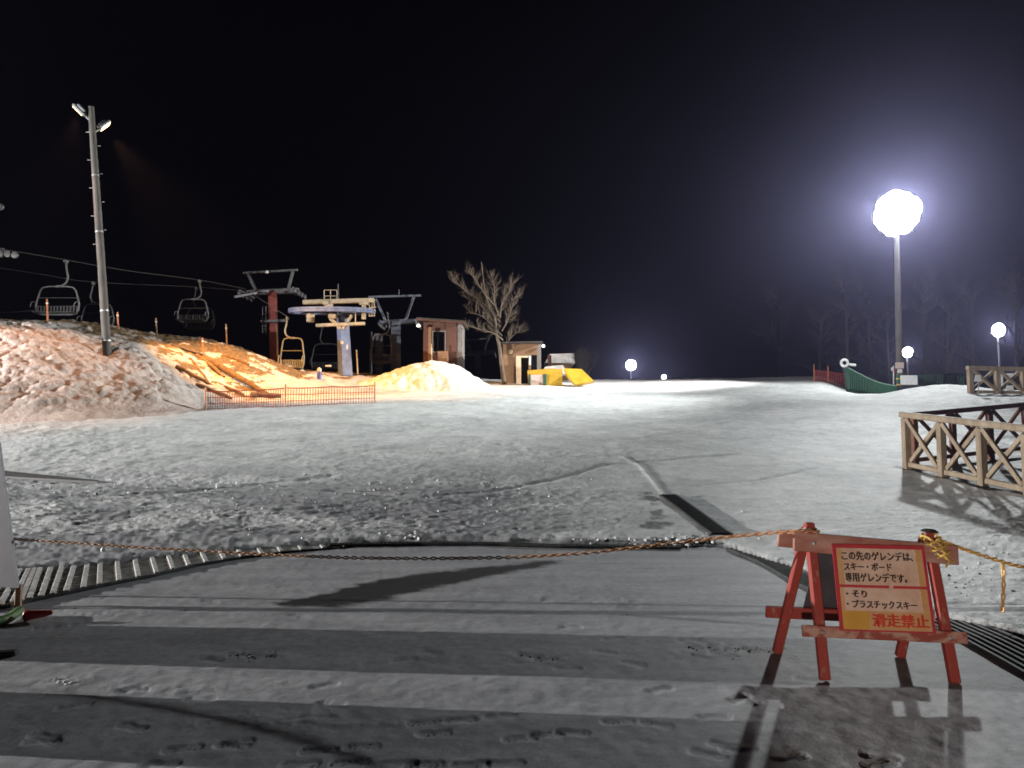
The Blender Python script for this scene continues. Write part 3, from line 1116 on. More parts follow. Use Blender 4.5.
# long dark tapering strip on the snow
a_, b_ = on_ground(-40, 478), on_ground(97, 486)
pk = MB().prism([(a_.x, a_.y, a_.z + .05), (b_.x, b_.y, b_.z + .05), (b_.x, b_.y + .08, b_.z + .07), (a_.x, a_.y + .55, a_.z + .14)], (0, 0, .04))
tag(pk.build('plank', M['plank']), 'long dark tapering plank half buried in the snow at left', 'plank')

# ---- drains ---------------------------------------------------------
# wide tapering grating at the left
near_px = [(-30, 612), (8, 608), (30, 602), (60, 596), (103, 587), (153, 577), (194, 567), (240, 559), (290, 552.5), (345, 547.5)]
far_px = [(0, 570), (28, 568.5), (42, 567), (70, 567), (103, 565), (148, 560), (189, 555), (235, 550.5), (287, 547.5), (343, 545)]
NP = [Vector((*gp(*q), 0)) for q in near_px]
FP = [Vector((*gp(*q), 0)) for q in far_px]
gr = thing('drain_grating', (NP[4].x, NP[4].y, 0), 'wide ribbed steel grating half filled with snow at the left', 'grating')


def interp_poly(pts, t):
    k = min(int(t), len(pts) - 2)
    return pts[k].lerp(pts[k + 1], t - k)


pit_dark = MB()
for i in range(len(NP) - 1):
    q = [NP[i], NP[i + 1], FP[i + 1], FP[i]]
    pit_dark.add([(p.x, p.y, .010) for p in q], [(0, 1, 2, 3)])  # flat dark sheet in place of the shaded depth below the ribs
pit_dark.build('pit', M['pit'], gr)
rib, slat = MB(), MB()
NR = 23
ts = [i * (len(NP) - 1) / NR for i in range(NR + 1)]
for t in ts:
    a, b = interp_poly(NP, t), interp_poly(FP, t)
    rib.bar((a.x, a.y, .026), (b.x, b.y, .026), .050, .036, (0, 0, 1), .006)
for s in np.arange(0.03, 1.0, .088):
    prev = None
    for t in ts:
        p = interp_poly(NP, t).lerp(interp_poly(FP, t), s)
        if prev is not None:
            slat.bar((prev.x, prev.y, .018), (p.x, p.y, .018), .030 if abs(s - .5) > .05 else .07, .018, (0, 0, 1), .002)
        prev = p
rib.build('rib_bars', M['rib'], gr)
slat.build('slat_bars', M['rib'], gr)
rim = MB()
for i in range(len(NP) - 1):
    rim.bar((NP[i].x, NP[i].y, .016), (NP[i + 1].x, NP[i + 1].y, .016), .05, .03, (0, 0, 1), .004)
rim.build('edge_bar', M['grate'], gr)


def grating(name, path, width, label, step=.06, z0=None, along=False):
    t = thing(name, (*path[0], zg(*path[0])), label, 'grating')
    p, b, r = MB(), MB(), MB()
    pts = [Vector((x, y, 0)) for x, y in path]
    for i in range(len(pts) - 1):
        a, c = pts[i], pts[i + 1]
        L = (c - a).length
        d = (c - a).normalized()
        s = Vector((-d.y, d.x, 0)) * (width / 2)
        n = max(2, int(L / step))
        zz_ = lambda q: (zg(q.x, q.y) if z0 is None else ground_z(q.x, q.y) + z0)
        for k in range(n):
            q0_, q1_ = a.lerp(c, k / n), a.lerp(c, (k + 1) / n)
            zc, zd = zz_(q0_), zz_(q1_)
            p.add([q0_ - s + Vector((0, 0, zc + .016)), q1_ - s + Vector((0, 0, zd + .016)), q1_ + s + Vector((0, 0, zd + .016)), q0_ + s + Vector((0, 0, zc + .016))], [(0, 1, 2, 3)])  # flat dark strip in place of the shaded depth below the bars
            if not along:
                b.bar(q0_ - s + Vector((0, 0, zc + .027)), q0_ + s + Vector((0, 0, zc + .027)), .018, .016, (0, 0, 1), .002)
        m_ = max(1, int(L / .5))
        for k in range(m_):
            q0_, q1_ = a.lerp(c, k / m_), a.lerp(c, (k + 1) / m_)
            offs = [-1, 1] if not along else [-1, -.66, -.33, 0, .33, .66, 1]
            for o in offs:
                e = s * o
                wd = .03 if abs(o) == 1 else .028
                (r if abs(o) == 1 else b).bar(q0_ + e + Vector((0, 0, zz_(q0_) + .024)), q1_ + e + Vector((0, 0, zz_(q1_) + .024)), wd, .03 if abs(o) == 1 else .022, (0, 0, 1), .003)
    p.build('pit', M['pit'], t)
    b.build('bars', M['grate'], t)
    r.build('edge_bar', M['grate'], t)
    return t


grating('drain_grating', [gp(668, 499), gp(690, 515), gp(722, 539)], .30, 'dark straight drain cover running up the snowy slope beyond the chain', .05)
grating('drain_grating', [gp(738, 549.5), gp(768, 562), gp(803, 581), gp(850, 604)], .30, 'dark drain cover ending behind the left legs of the barricade', .05, -.012)
grating('drain_grating', [gp(945, 622), gp(985, 640), gp(1024, 660), gp(1080, 690)], .40, 'steel bar grating at right, partly snowed over beside the barricade leg', .05, None, True)
grating('drain_grating', [gp(330, 546.5), gp(420, 545), gp(500, 545.5), gp(560, 547.5), (2.3, 10.15)], .11, 'narrow dark kerb drain along the foot of the snow layer', .05, .0)

# ---- loose snow and grit -------------------------------------------
cl, gt = MB(), MB()


def lumpy(mb, x, y, z, r):
    n = 7
    ph = random.random() * 6
    vs = [(x, y, z + r * random.uniform(.6, .95))]
    for i in range(n):
        a = 2 * PI * i / n + ph
        q = r * random.uniform(.5, .85)
        vs.append((x + q * math.cos(a), y + q * math.sin(a), z + r * random.uniform(.35, .65)))
    for i in range(n):
        a = 2 * PI * i / n + ph
        q = r * random.uniform(.8, 1.25)
        vs.append((x + q * math.cos(a), y + q * math.sin(a), z - r * .2))
    fs = []
    for i in range(n):
        j = (i + 1) % n
        fs += [(0, 1 + i, 1 + j), (1 + i, 1 + n + i, 1 + n + j, 1 + j)]
    mb.add(vs, fs)


for px, py, n, sx_, sy_, r in [(690, 543, 60, 26, 4, .05), (650, 545, 25, 20, 3, .035), (600, 543, 25, 40, 2, .03), (400, 538, 30, 60, 3, .04), (745, 545, 14, 14, 4, .03),
                               (62, 682, 20, 14, 3, .022), (250, 656, 14, 22, 2, .012), (730, 650, 26, 40, 5, .014), (535, 658, 10, 18, 3, .012),
                               (975, 590, 14, 40, 22, .022), (990, 560, 10, 40, 15, .025), (250, 505, 60, 150, 20, .035), (150, 490, 40, 150, 8, .04),
                               (400, 490, 50, 180, 12, .035), (500, 520, 40, 160, 12, .03)]:
    for k in range(n):
        p = on_ground(px + random.gauss(0, sx_ * .6), py + random.gauss(0, sy_ * .6))
        if abs(p.x) > 30:
            continue
        lumpy(cl, p.x, p.y, zg(p.x, p.y) - .004, r * random.uniform(.35, 1.1))
for px, py, n, sx_, sy_, r in [(730, 652, 30, 45, 6, .010), (250, 655, 16, 24, 3, .009), (535, 660, 14, 22, 4, .010), (690, 545, 30, 24, 3, .03), (460, 547, 12, 120, 3, .012),
                               (500, 720, 16, 180, 18, .006), (160, 600, 14, 60, 10, .009), (600, 600, 18, 140, 20, .008), (975, 590, 14, 30, 20, .02)]:
    for k in range(n):
        p = on_ground(px + random.gauss(0, sx_ * .6), py + random.gauss(0, sy_ * .6))
        lumpy(gt, p.x, p.y, zg(p.x, p.y) - .002, r * random.uniform(.4, 1.1))
tag(cl.build('snow_clumps', M['ground']), 'loose white snow clumps scattered over the slope and kerb', None, kind='stuff')
tag(gt.build('grit', M['pit']), 'dark grit and ice crumbs scattered on the thin snow', None, kind='stuff')


# ================================================================== RIGHT SIDE
def x_fence(name, posts, hh, label, m, brace_up=True, thick=.13, low=.16, mid=1):
    t = thing(name, posts[0], label, 'fence')
    n = len(posts)
    for p in posts:
        p = Vector(p)
        MB().bbox(p + Vector((0, 0, hh / 2 - .1)), (thick, thick, hh + .2 - .005), None, .02).build('post', m, t)
    a, b = Vector(posts[0]), Vector(posts[-1])
    d = (b - a).normalized()
    pd = Vector((-d.y, d.x, 0)) * (thick * .5)
    MB().bar(a + Vector((0, 0, hh + thick * .42)) - d * .12, b + Vector((0, 0, hh + thick * .42)) + d * .12, thick * 1.15, thick * .85, (0, 0, 1), .02).build('top_rail', m, t)
    for i in range(n - 1):
        p, q = Vector(posts[i]), Vector(posts[i + 1])
        dd = (q - p).normalized() * thick * .5
        MB().bar(p + dd + Vector((0, 0, low)), q - dd + Vector((0, 0, low)), thick * .62, thick * .72, (0, 0, 1), .015).build('lower_rail', m, t)
        z0, z1 = low + thick * .42, hh - .01
        pd_ = Vector((dd.y, -dd.x, 0)).normalized() * thick * .27
        MB().bar(p + dd + pd_ + Vector((0, 0, z1)), q - dd + pd_ + Vector((0, 0, z0)), thick * .5, thick * .60, (0, 0, 1), .012).build('brace', m, t)
        MB().bar(p + dd - pd_ + Vector((0, 0, z0)), q - dd - pd_ + Vector((0, 0, z1)), thick * .5, thick * .60, (0, 0, 1), .012).build('brace', m, t)
    return t


FH = 1.18
front = []
for k in range(8):
    Yk = 16.44 - k * .95
    xk = 8.73 + .243 * (16.44 - Yk)
    front.append((xk, Yk, ground_z(xk, Yk) - .02))
x_fence('log_fence', front, FH, 'tan log fence with crossed braces coming towards the viewer at right', M['fence_wood'], thick=.15)
backp = []
for k in range(6):
    xk = 9.02 + k * 1.02
    Yk = 16.62 + k * .27
    backp.append((xk, Yk, .83 + .085 * (xk - 9.0)))
x_fence('log_fence', backp, FH - .06, 'red brown log fence with crossed braces running off to the right', M['fence_brown'])
farp = []
for px in (971, 998, 1024, 1050, 1078):
    p = P(px, 397.5 + (px - 971) * .02, 31.0)
    farp.append(tuple(p))
x_fence('log_fence', farp, 1.16, 'far tan log fence beneath the right hand lamp', M['fence_wood'], thick=.20, low=.24)


def lamp_mast(name, base, top, r0, r1, label):
    t = thing(name, base, label, 'floodlight mast')
    MB().tube([base, Vector(base).lerp(Vector(top), .5), top], [r0, (r0 + r1) / 2, r1], 12).build('shaft', M['concrete_pole'], t, True)
    return t


# main floodlight mast
mb_ = P(900, 390, 42)
mt_ = P(896, 214, 42)
mast = lamp_mast('floodlight_mast', (mb_.x, mb_.y, ground_z(mb_.x, mb_.y) - .2), mt_, .185, .14, 'tall grey floodlight mast with a dazzling white lamp cluster at right')
hd = MB()
for z_ in (1.02, .34, -.34, -1.02):
    hd.bar(mt_ + Vector((-1.0, 0, z_)), mt_ + Vector((1.0, 0, z_)), .10, .10)
hd.bar(mt_ + Vector((0, .08, -1.2)), mt_ + Vector((0, .08, 1.15)), .14, .14)
hd.build('head_frame', M['steel'], mast)
Rl = Matrix.Rotation(.20, 3, 'X')


def wedge(r0, r1, a0, a1, y0, y1, k=1.0):
    am = (a0 + a1) / 2
    pts = []
    for r_, a in ((r0, a0), (r1, a0), (r1 * 1.05, am), (r1, a1), (r0, a1)):
        pts.append(mt_ + Vector((0, -.30, 0)) + Rl @ Vector((r_ * math.cos(a), y0, r_ * math.sin(a))))
    return pts, Rl @ Vector((0, y1 - y0, 0))


GLARE_RAD = [1.28, 1.16, 1.25, 1.34, 1.42, 1.36, 1.22, 1.18]  # large uneven lens radii, building the lamp's glare into the shape
for k in range(8):
    a0, a1 = k * PI / 4 + .012, (k + 1) * PI / 4 - .012
    l_ = MB().prism(*wedge(.50, GLARE_RAD[k] + .02, a0, a1, -.02, .26)).build('lamp', M['steel'], mast)
    MB().prism(*wedge(.51, GLARE_RAD[k], a0 + .006, a1 - .006, -.06, -.021)).build('lens', M['lens_white'], l_)
l_ = MB().lathe(mt_ + Vector((0, -.30, 0)) + Rl @ Vector((0, .26, 0)), Rl @ Vector((0, -1, 0)), [(.2, 0), (.42, .06), (.47, .28)], 24).build('lamp', M['steel'], mast)
MB().lathe(mt_ + Vector((0, -.30, 0)) + Rl @ Vector((0, -.021, 0)), Rl @ Vector((0, -1, 0)), [(.46, 0), (.47, .02), (.2, .06), (.0, .065)], 24).build('lens', M['lens_white'], l_)
light('floodlight', 'SPOT', mt_ + Vector((-.2, -.75, .1)), (.93, .98, .98), 25000, .3, target=(0, 0, 9), spot=70, blend=1.0)
light('floodlight', 'SPOT', mt_ + Vector((-.8, -.65, .1)), (.95, 1.0, .98), 82000, .3, target=(-13, 28, 5.5), spot=61, blend=1.0)
light('floodlight', 'SPOT', mt_ + Vector((-.5, -.70, .2)), (1.0, .95, .93), 88000, .3, target=(0, 51, 5), spot=68, blend=1.0)
light('floodlight', 'SPOT', mt_ + Vector((.2, -.75, .1)), (.95, .99, .98), 8500, .3, target=(4, 26, 0), spot=165, blend=.8)


def street_lamp(px, py, pyb, Y, watts, rl, label, tilt=0., zb=None):
    top = P(px, py, Y)
    base = Vector((top.x + tilt, Y, (ground_z(top.x, Y) if zb is None else zb) - .1))
    t = thing('slope_lamp', base, label, 'lamp post', None)
    MB().tube([base, (top.x, top.y + .25, top.z - rl * .8)], [.11, .075], 9).build('shaft', M['galv'], t, True)
    h = MB().bbox(top + Vector((0, .28, .05)), (rl * 1.5, .3, rl * 1.1), None, .05)
    h.bar(top + Vector((0, .28, -rl * .9)), top + Vector((0, .28, 0)), .09, .09)
    hh = h.build('lamp_head', M['steel'], t)
    MB().lathe(top + Vector((0, .10, 0)), (0, -1, -.18), [(rl * .95, 0), (rl, .02), (rl * .75, rl * .35), (0.01, rl * .5)], 18).build('lens', M['lens_small'], hh, True)
    light('slope_lamp_light', 'SPOT', top + Vector((0, -.5, -.05)), (.92, .96, 1.0), watts, .15, target=top + Vector((0, -10, -5)), spot=140, blend=.5)
    return t


street_lamp(908, 352, 376, 80, 2600, .56, 'small lit lamp on a thin post beside the foot of the tall mast')
street_lamp(999, 330, 366, 74, 5000, .68, 'lit white lamp on a slim post behind the far log fence')
street_lamp(631, 365, 378, 110, 6500, .75, 'round white lamp shining just above the crest of the slope')
street_lamp(664, 377, 380, 140, 1200, .42, 'tiny white lamp peeping over the crest right of the round lamp')


# nets
def net_thing(name, top, bot, cell, r, m, label, posts, pm, ph=.12, pr=.025, cat='safety net', rows=None):
    """top/bot polylines of equal count; vertical and horizontal strands between them"""
    t = thing(name, bot[0], label, cat)
    top = [Vector(p) for p in top]
    bot = [Vector(p) for p in bot]
    L = sum((b - a).length for a, b in zip(bot[:-1], bot[1:]))
    H = max((a - b).length for a, b in zip(top, bot))
    nu, nv = max(2, int(L / cell)), max(2, int(H / cell))
    nv = rows or nv
    n = len(top) - 1

    def at(u, v):
        k = min(int(u * n), n - 1)
        fr = u * n - k
        a = bot[k].lerp(bot[k + 1], fr)
        b = top[k].lerp(top[k + 1], fr)
        w = .05 * math.sin(u * 17 + v * 3) + .03 * math.sin(u * 41)
        return a.lerp(b, v) + Vector((0, w * v * (1 - v) * 2, -.03 * abs(math.sin(u * n * PI)) * v))
    g_ = MB()
    for i in range(nu + 1):
        g_.tube([at(i / nu, j / 5) for j in range(6)], r, 4, False)
    for j in range(nv + 1):
        g_.tube([at(i / (nu // 2 + 1), j / nv) for i in range(nu // 2 + 2)], r * (1.6 if j == nv else .9), 4, False)
    g_.build('mesh', m, t)
    for k in posts:
        a, b = bot[k], top[k]
        MB().tube([a - Vector((0, 0, .2)), b + (b - a).normalized() * ph], pr, 7).build('post', pm, t, True)
    return t


def hp(px, py, Y, dz=0):
    """point over the terrain at the left"""
    return P(px, py, Y)


# orange net in front of the lit snow
tops, bots = [], []
for px, pt, pbm, Y in [(205, 393, 412, 30.0), (245, 393, 411.5, 30.6), (285, 391.5, 411, 31.2), (330, 390.5, 409.5, 32.0), (374.5, 389, 407.5, 32.8)]:
    b = P(px, pbm, Y)
    b.z = hill_z(b.x, b.y) + .02
    tops.append(b + Vector((0, 0, (pbm - pt) / F * Y)))
    bots.append(b)
net_thing('safety_net', tops, bots, .105, .013, M['orange_net'], 'long orange safety net across the lit snow at the foot of the bank', [0, 2, 4], M['stake'], .16, .035, rows=3)
# red net on the right crest
tops, bots = [], []
for px, pt, Y in [(814, 370, 46), (828, 371.5, 46), (845, 374, 46)]:
    p = P(px, 383, Y)
    bots.append(Vector((p.x, p.y, ground_z(p.x, p.y) - .1)))
    tops.append(P(px, pt, Y))
net_thing('safety_net', tops, bots, .13, .024, M['red_net'], 'short red safety net on the crest beside the green net', [0, 1, 2], M['stake'], .35, .03)
tops, bots = [], []
for px, pt, Y in [(843, 366, 42.5), (850, 368.5, 42.3), (860, 374, 42), (872, 380, 41.5), (884, 384, 41), (897, 386, 40.6)]:
    p = P(px, 391, Y)
    bots.append(Vector((p.x + (.25 if px < 848 else 0), p.y, ground_z(p.x, p.y) - .05)))
    tops.append(P(px, pt, Y))
net_thing('safety_net', tops, bots, .12, .034, M['green_net'], 'green net sloping down from a post to the foot of the tall mast', [0, 3, 5], M['dark_metal'], .05, .04)
tops, bots = [], []
for px, pt in [(899, 377), (915, 376), (935, 374), (955, 374), (975, 375)]:
    p = P(px, 395, 44)
    bots.append(Vector((p.x, p.y, ground_z(p.x, p.y) - .05)))
    tops.append(P(px, pt, 44))
net_thing('safety_net', tops, bots, .13, .030, M['green_net'], 'long dark green net behind the small white sign at right', [0, 1, 2, 3, 4], M['dark_metal'], .08, .04)
# hose coil on the net post
hc = P(844.5, 363, 42.4)
mb2 = MB()
mb2.loop([hc + Vector((.19 * math.cos(a), 0, .19 * math.sin(a))) for a in np.linspace(0, 2 * PI, 20, False)], .075, 8)
mb2.tube([hc + Vector((.2, .05, -.05)), hc + Vector((.42, .05, -.10)), hc + Vector((.66, .05, -.12))], .075, 8)
tag(mb2.build('hose_coil', M['white_paint'], None, True), 'white hose coil hung on top of the green net post', 'hose')
# signs at the foot of the mast
sb = thing('notice_board', P(908, 392, 41), 'white rectangular sign beside the foot of the floodlight mast', 'sign')
MB().bbox(P(909, 380, 40.4), (.92, .04, .50), None, .01).build('panel', M['white_paint'], sb)
for px in (901.5, 916.5):
    a = P(px, 394, 40.5)
    MB().tube([(a.x, a.y + .04, ground_z(a.x, a.y) - .1), P(px, 374, 40.5) + Vector((0, .04, 0))], .03, 7).build('post', M['dark_metal'], sb, True)
pbx = P(910, 389, 41.2)
tag(MB().bbox((pbx.x, pbx.y, ground_z(pbx.x, pbx.y) + .26), (.95, .4, .6), None, .03).build('equipment_box', M['dark_metal']), 'dark box on the snow under the small white sign', 'box')
nt2 = thing('mast_notice', P(899, 366, 41.6), 'pale pinkish notice plate fixed to the tall mast at head height', 'notice')
MB().bbox(P(899.5, 365.5, 41.6), (.48, .03, .33), None, .006).build('plate', M['notice_pink'], nt2)
MB().bbox(P(899.5, 371, 41.6), (.30, .03, .2), None, .006).build('plate', M['white_paint'], nt2)
MB().tube([P(899.5, 364, 41.66), P(899.5, 371, 41.66)], .012, 5).build('strap', M['galv'], nt2)
rt = thing('marker_post', P(893, 391, 41.2), 'slim marker post with red and white flags left of the mast', 'marker')
a = P(893.5, 391, 41.2)
MB().tube([(a.x, a.y, ground_z(a.x, a.y) - .1), P(893.5, 366, 41.2)], .03, 7).build('shaft', M['white_paint'], rt, True)
MB().prism([P(893.5, 366.5, 41.15), P(891, 368, 41.15), P(891.5, 371, 41.15), P(893.5, 370, 41.15)], (0, .02, 0)).build('flag', M['white_paint'], rt)
MB().prism([P(894, 368.5, 41.12), P(897.5, 369.5, 41.12), P(897, 374, 41.12), P(894, 373, 41.12)], (0, .02, 0)).build('flag', M['red_paint'], rt)
gpst = P(898.5, 392, 40.8)
gp_t = thing('green_post', (gpst.x, gpst.y, ground_z(gpst.x, gpst.y)), 'green padded post wrapped in yellow tape at the mast foot', 'post')
MB().tube([(gpst.x, gpst.y, ground_z(gpst.x, gpst.y) - .1), (gpst.x, gpst.y, gpst.z + .95)], .10, 9).build('padding', M['green_net'], gp_t, True)
MB().tube([(gpst.x, gpst.y, gpst.z + .34), (gpst.x, gpst.y, gpst.z + .44)], .106, 9).build('tape', M['chain_yellow'], gp_t, True)
MB().tube([(gpst.x, gpst.y, gpst.z + .70), (gpst.x, gpst.y, gpst.z + .76)], .106, 9).build('tape', M['chain_yellow'], gp_t, True)
st = thing('stake_sign', P(978, 399, 29.4), 'small white sign on a thin stake in front of the far log fence', 'sign')
a = P(978.5, 399, 29.4)
MB().tube([(a.x, a.y, ground_z(a.x, a.y) - .1), P(978.5, 378, 29.4)], .018, 6).build('stake', M['galv'], st, True)
MB().prism([P(974.5, 381.5, 29.36), P(981.5, 381.5, 29.36), P(980.6, 375, 29.36), P(975.6, 375, 29.36)], (0, .02, 0)).build('panel', M['white_paint'], st)
wb = thing('board_post', P(1004, 398, 33), 'pair of square white boards on a post behind the far log fence', 'sign')
a = P(1001.5, 398, 33)
MB().bbox((a.x, a.y, a.z + .62), (.16, .12, 1.5), None, .02).build('post', M['white_paint'], wb)
MB().bbox(P(1010, 376.3, 32.8), (.30, .03, .27), None, .03).build('board', M['white_paint'], wb)
MB().bbox(P(1010, 388.5, 32.8), (.30, .03, .27), None, .03).build('board', M['white_paint'], wb)
MB().bar(P(1001.5, 376.3, 32.9), P(1010, 376.3, 32.9), .05, .04).build('arm', M['galv'], wb)
MB().bar(P(1001.5, 388.5, 32.9), P(1010, 388.5, 32.9), .05, .04).build('arm', M['galv'], wb)


# ================================================================== LEFT SIDE
def box_px(x0, y0, x1, y1, Y, dy, b=.02, mbld=None):
    """box facing the viewer spanning the given picture rectangle at depth Y, dy deep"""
    a, c = P(x0, y1, Y), P(x1, y0, Y)
    mbld = mbld or MB()
    return mbld.bbox(((a.x + c.x) / 2, Y + dy / 2, (a.z + c.z) / 2), (abs(c.x - a.x), dy, abs(c.z - a.z)), None, b)


# ---- leaning lamp pole ----------------------------------------------
pbse, ptop = P(108, 364, 32.6), P(91, 107, 32.6)
pole = thing('lamp_pole', pbse, 'tall leaning grey lamp pole planted in the snow bank with two small floodlights', 'lamp pole')
pd = (ptop - pbse).normalized()
MB().tube([pbse - pd * .6, pbse.lerp(ptop, .5), ptop], [.185, .16, .13], 14).build('shaft', M['concrete_pole'], pole, True)
MB().lathe(pbse + Vector((0, 0, .02)), (0, 0, 1), [(.60, -.35), (.60, .04), (.52, .14), (.24, .18)], 18).build('base_collar', M['black_rubber'], pole, True)
for fr in (.725, .505, .20, .085):
    q = pbse.lerp(ptop, fr)
    rr = .185 + (.13 - .185) * fr + .008
    MB().tube([q, q + pd * .06], rr + .006, 14).build('band', M['galv'], pole, True)
for i in range(9):
    q = pbse.lerp(ptop, .46 + .055 * i)
    s = 1 if i % 2 else -1
    MB().tube([q + Vector((s * .13, 0, 0)), q + Vector((s * .32, 0, 0))], .012, 5).build('step_peg', M['galv'], pole)
for (a, b, lit) in ((P(88.5, 119, 32.6), P(73.6, 104, 32.3), False), (P(95, 132, 32.7), P(110, 121.5, 33.2), True)):
    ctr = a.lerp(b, .6)
    ax = (b - a).normalized()
    dn = Vector((ax.z, .55, -ax.x)) if ax.x > 0 else Vector((-ax.z, .1, ax.x))
    dn.normalize()
    hd = MB()
    side = ax.cross(dn).normalized()
    R = Matrix((ax, side, dn)).transposed()
    hd.bbox(ctr, (.62, .42, .14), R, .04)
    hd.bbox(ctr - dn * .12, (.40, .30, .12), R, .04)
    hd.tube([a - ax * .25, ctr], .045, 7)
    fl = hd.build('floodlight', M['galv'], pole)
    MB().bbox(ctr + dn * .075, (.50, .34, .02), R, .006).build('lens', M['lens_sodium'], fl)
# the sodium floodlight itself, aimed at the lift station
lp = P(103, 129, 33.0) + Vector((.35, .35, -.35))
light('sodium_floodlight', 'SPOT', lp, (1.0, .51, .17), 34000, .2, target=(-11.6, 39.4, 4.5), spot=64, blend=.8)
light('sodium_floodlight', 'SPOT', P(79, 112, 32.2) + Vector((.0, -.2, -.35)), (1.0, .51, .29), 5200, .15, target=(-19.3, 29.0, 4.5), spot=62, blend=.9)

# ---- stakes along the bank crest ------------------------------------
for px, pt, pb2, Y, m in [(48, 299, 323, 36.4, 'stake'), (118.5, 312, 332, 38, 'stake'), (157, 318, 339, 39.8, 'log'), (227, 324, 347, 42, 'log'), (203.5, 338, 357, 39.4, 'stake')]:
    a, b = P(px, pb2, Y), P(px - 1, pt, Y)
    a.z = hill_z(a.x, a.y) - .15
    s_ = thing('marker_stake', a, {48: 'leftmost orange stake standing on the bank crest beneath the nearest chair', 118.5: 'orange stake on the bank crest just right of the leaning pole',
                                   157: 'thin brown stake on the bank crest between the pole and the hanging chairs', 227: 'brown stake on the bank crest left of the red tower',
                                   203.5: 'short orange stake among the logs below the bank crest'}[px], 'stake', 'stakes along the bank')
    MB().tube([a, b], [.045, .035], 7).build('shaft', M[m], s_, True)
    MB().tube([a.lerp(b, .80), a.lerp(b, .86)], .052, 7).build('band', M['white_paint'] if m == 'stake' else M['galv'], s_, True)

# ---- logs and branches on the bank ----------------------------------
LG = [((204, 360, 38.3), (266, 390, 35.5), .16, 'longest brown log lying down the lit slope above the net'), ((188, 352, 39), (224, 375, 36.6), .10, 'brown log lying just left of the longest log'),
      ((251, 396, 34.6), (281, 393.5, 35.2), .15, 'short pale log lying level above the net'), ((222, 364, 40.2), (249, 367, 40.0), .11, 'dark log lying level below the bank crest'),
      ((172, 351, 37.6), (206, 354, 38.8), .08, 'thin branch at the top of the lit debris'), ((176, 372, 34.6), (212, 379, 34.6), .10, 'brown log half buried in the middle of the debris'),
      ((196, 391, 33.4), (232, 396, 33.4), .09, 'low brown log near the left post of the net'), ((190, 362, 37), (208, 378, 35.4), .07, 'thin steep branch between the two long logs'),
      ((212, 381, 35.2), (244, 392, 34.6), .09, 'log lying parallel below the longest log')]
for a, b, r, lab in LG:
    a, b = P(*a), P(*b)
    for q in (a, b):
        q.z = hill_z(q.x, q.y) + r * .35
    mid = a.lerp(b, .5)
    mid.z = max(mid.z, hill_z(mid.x, mid.y) + r * .3)
    l_ = MB().tube([a, a.lerp(mid, .5) + Vector((0, .04, .03)), mid, mid.lerp(b, .5) + Vector((.03, 0, .02)), b], [r * 1.1, r, r * .95, r * .85, r * .7], 9)
    tag(l_.build('log', M['log'], None, True), lab, 'log', 'logs on the bank')

# ---- small blue marker ----------------------------------------------
bq = P(319, 388, 41.5)
bq.z = hill_z(bq.x, bq.y)
bt = thing('blue_bollard', bq, 'small blue bollard with a pale cap on the lit snow below the station', 'bollard')
MB().lathe(bq, (0, 0, 1), [(.13, -.1), (.13, .35), (.10, .42)], 12).build('body', M['blue_plastic'], bt, True)
MB().lathe(bq + Vector((0, 0, .42)), (0, 0, 1), [(.10, 0), (.13, .04), (.12, .18), (.02, .26)], 12).build('cap', M['notice_pink'], bt, True)


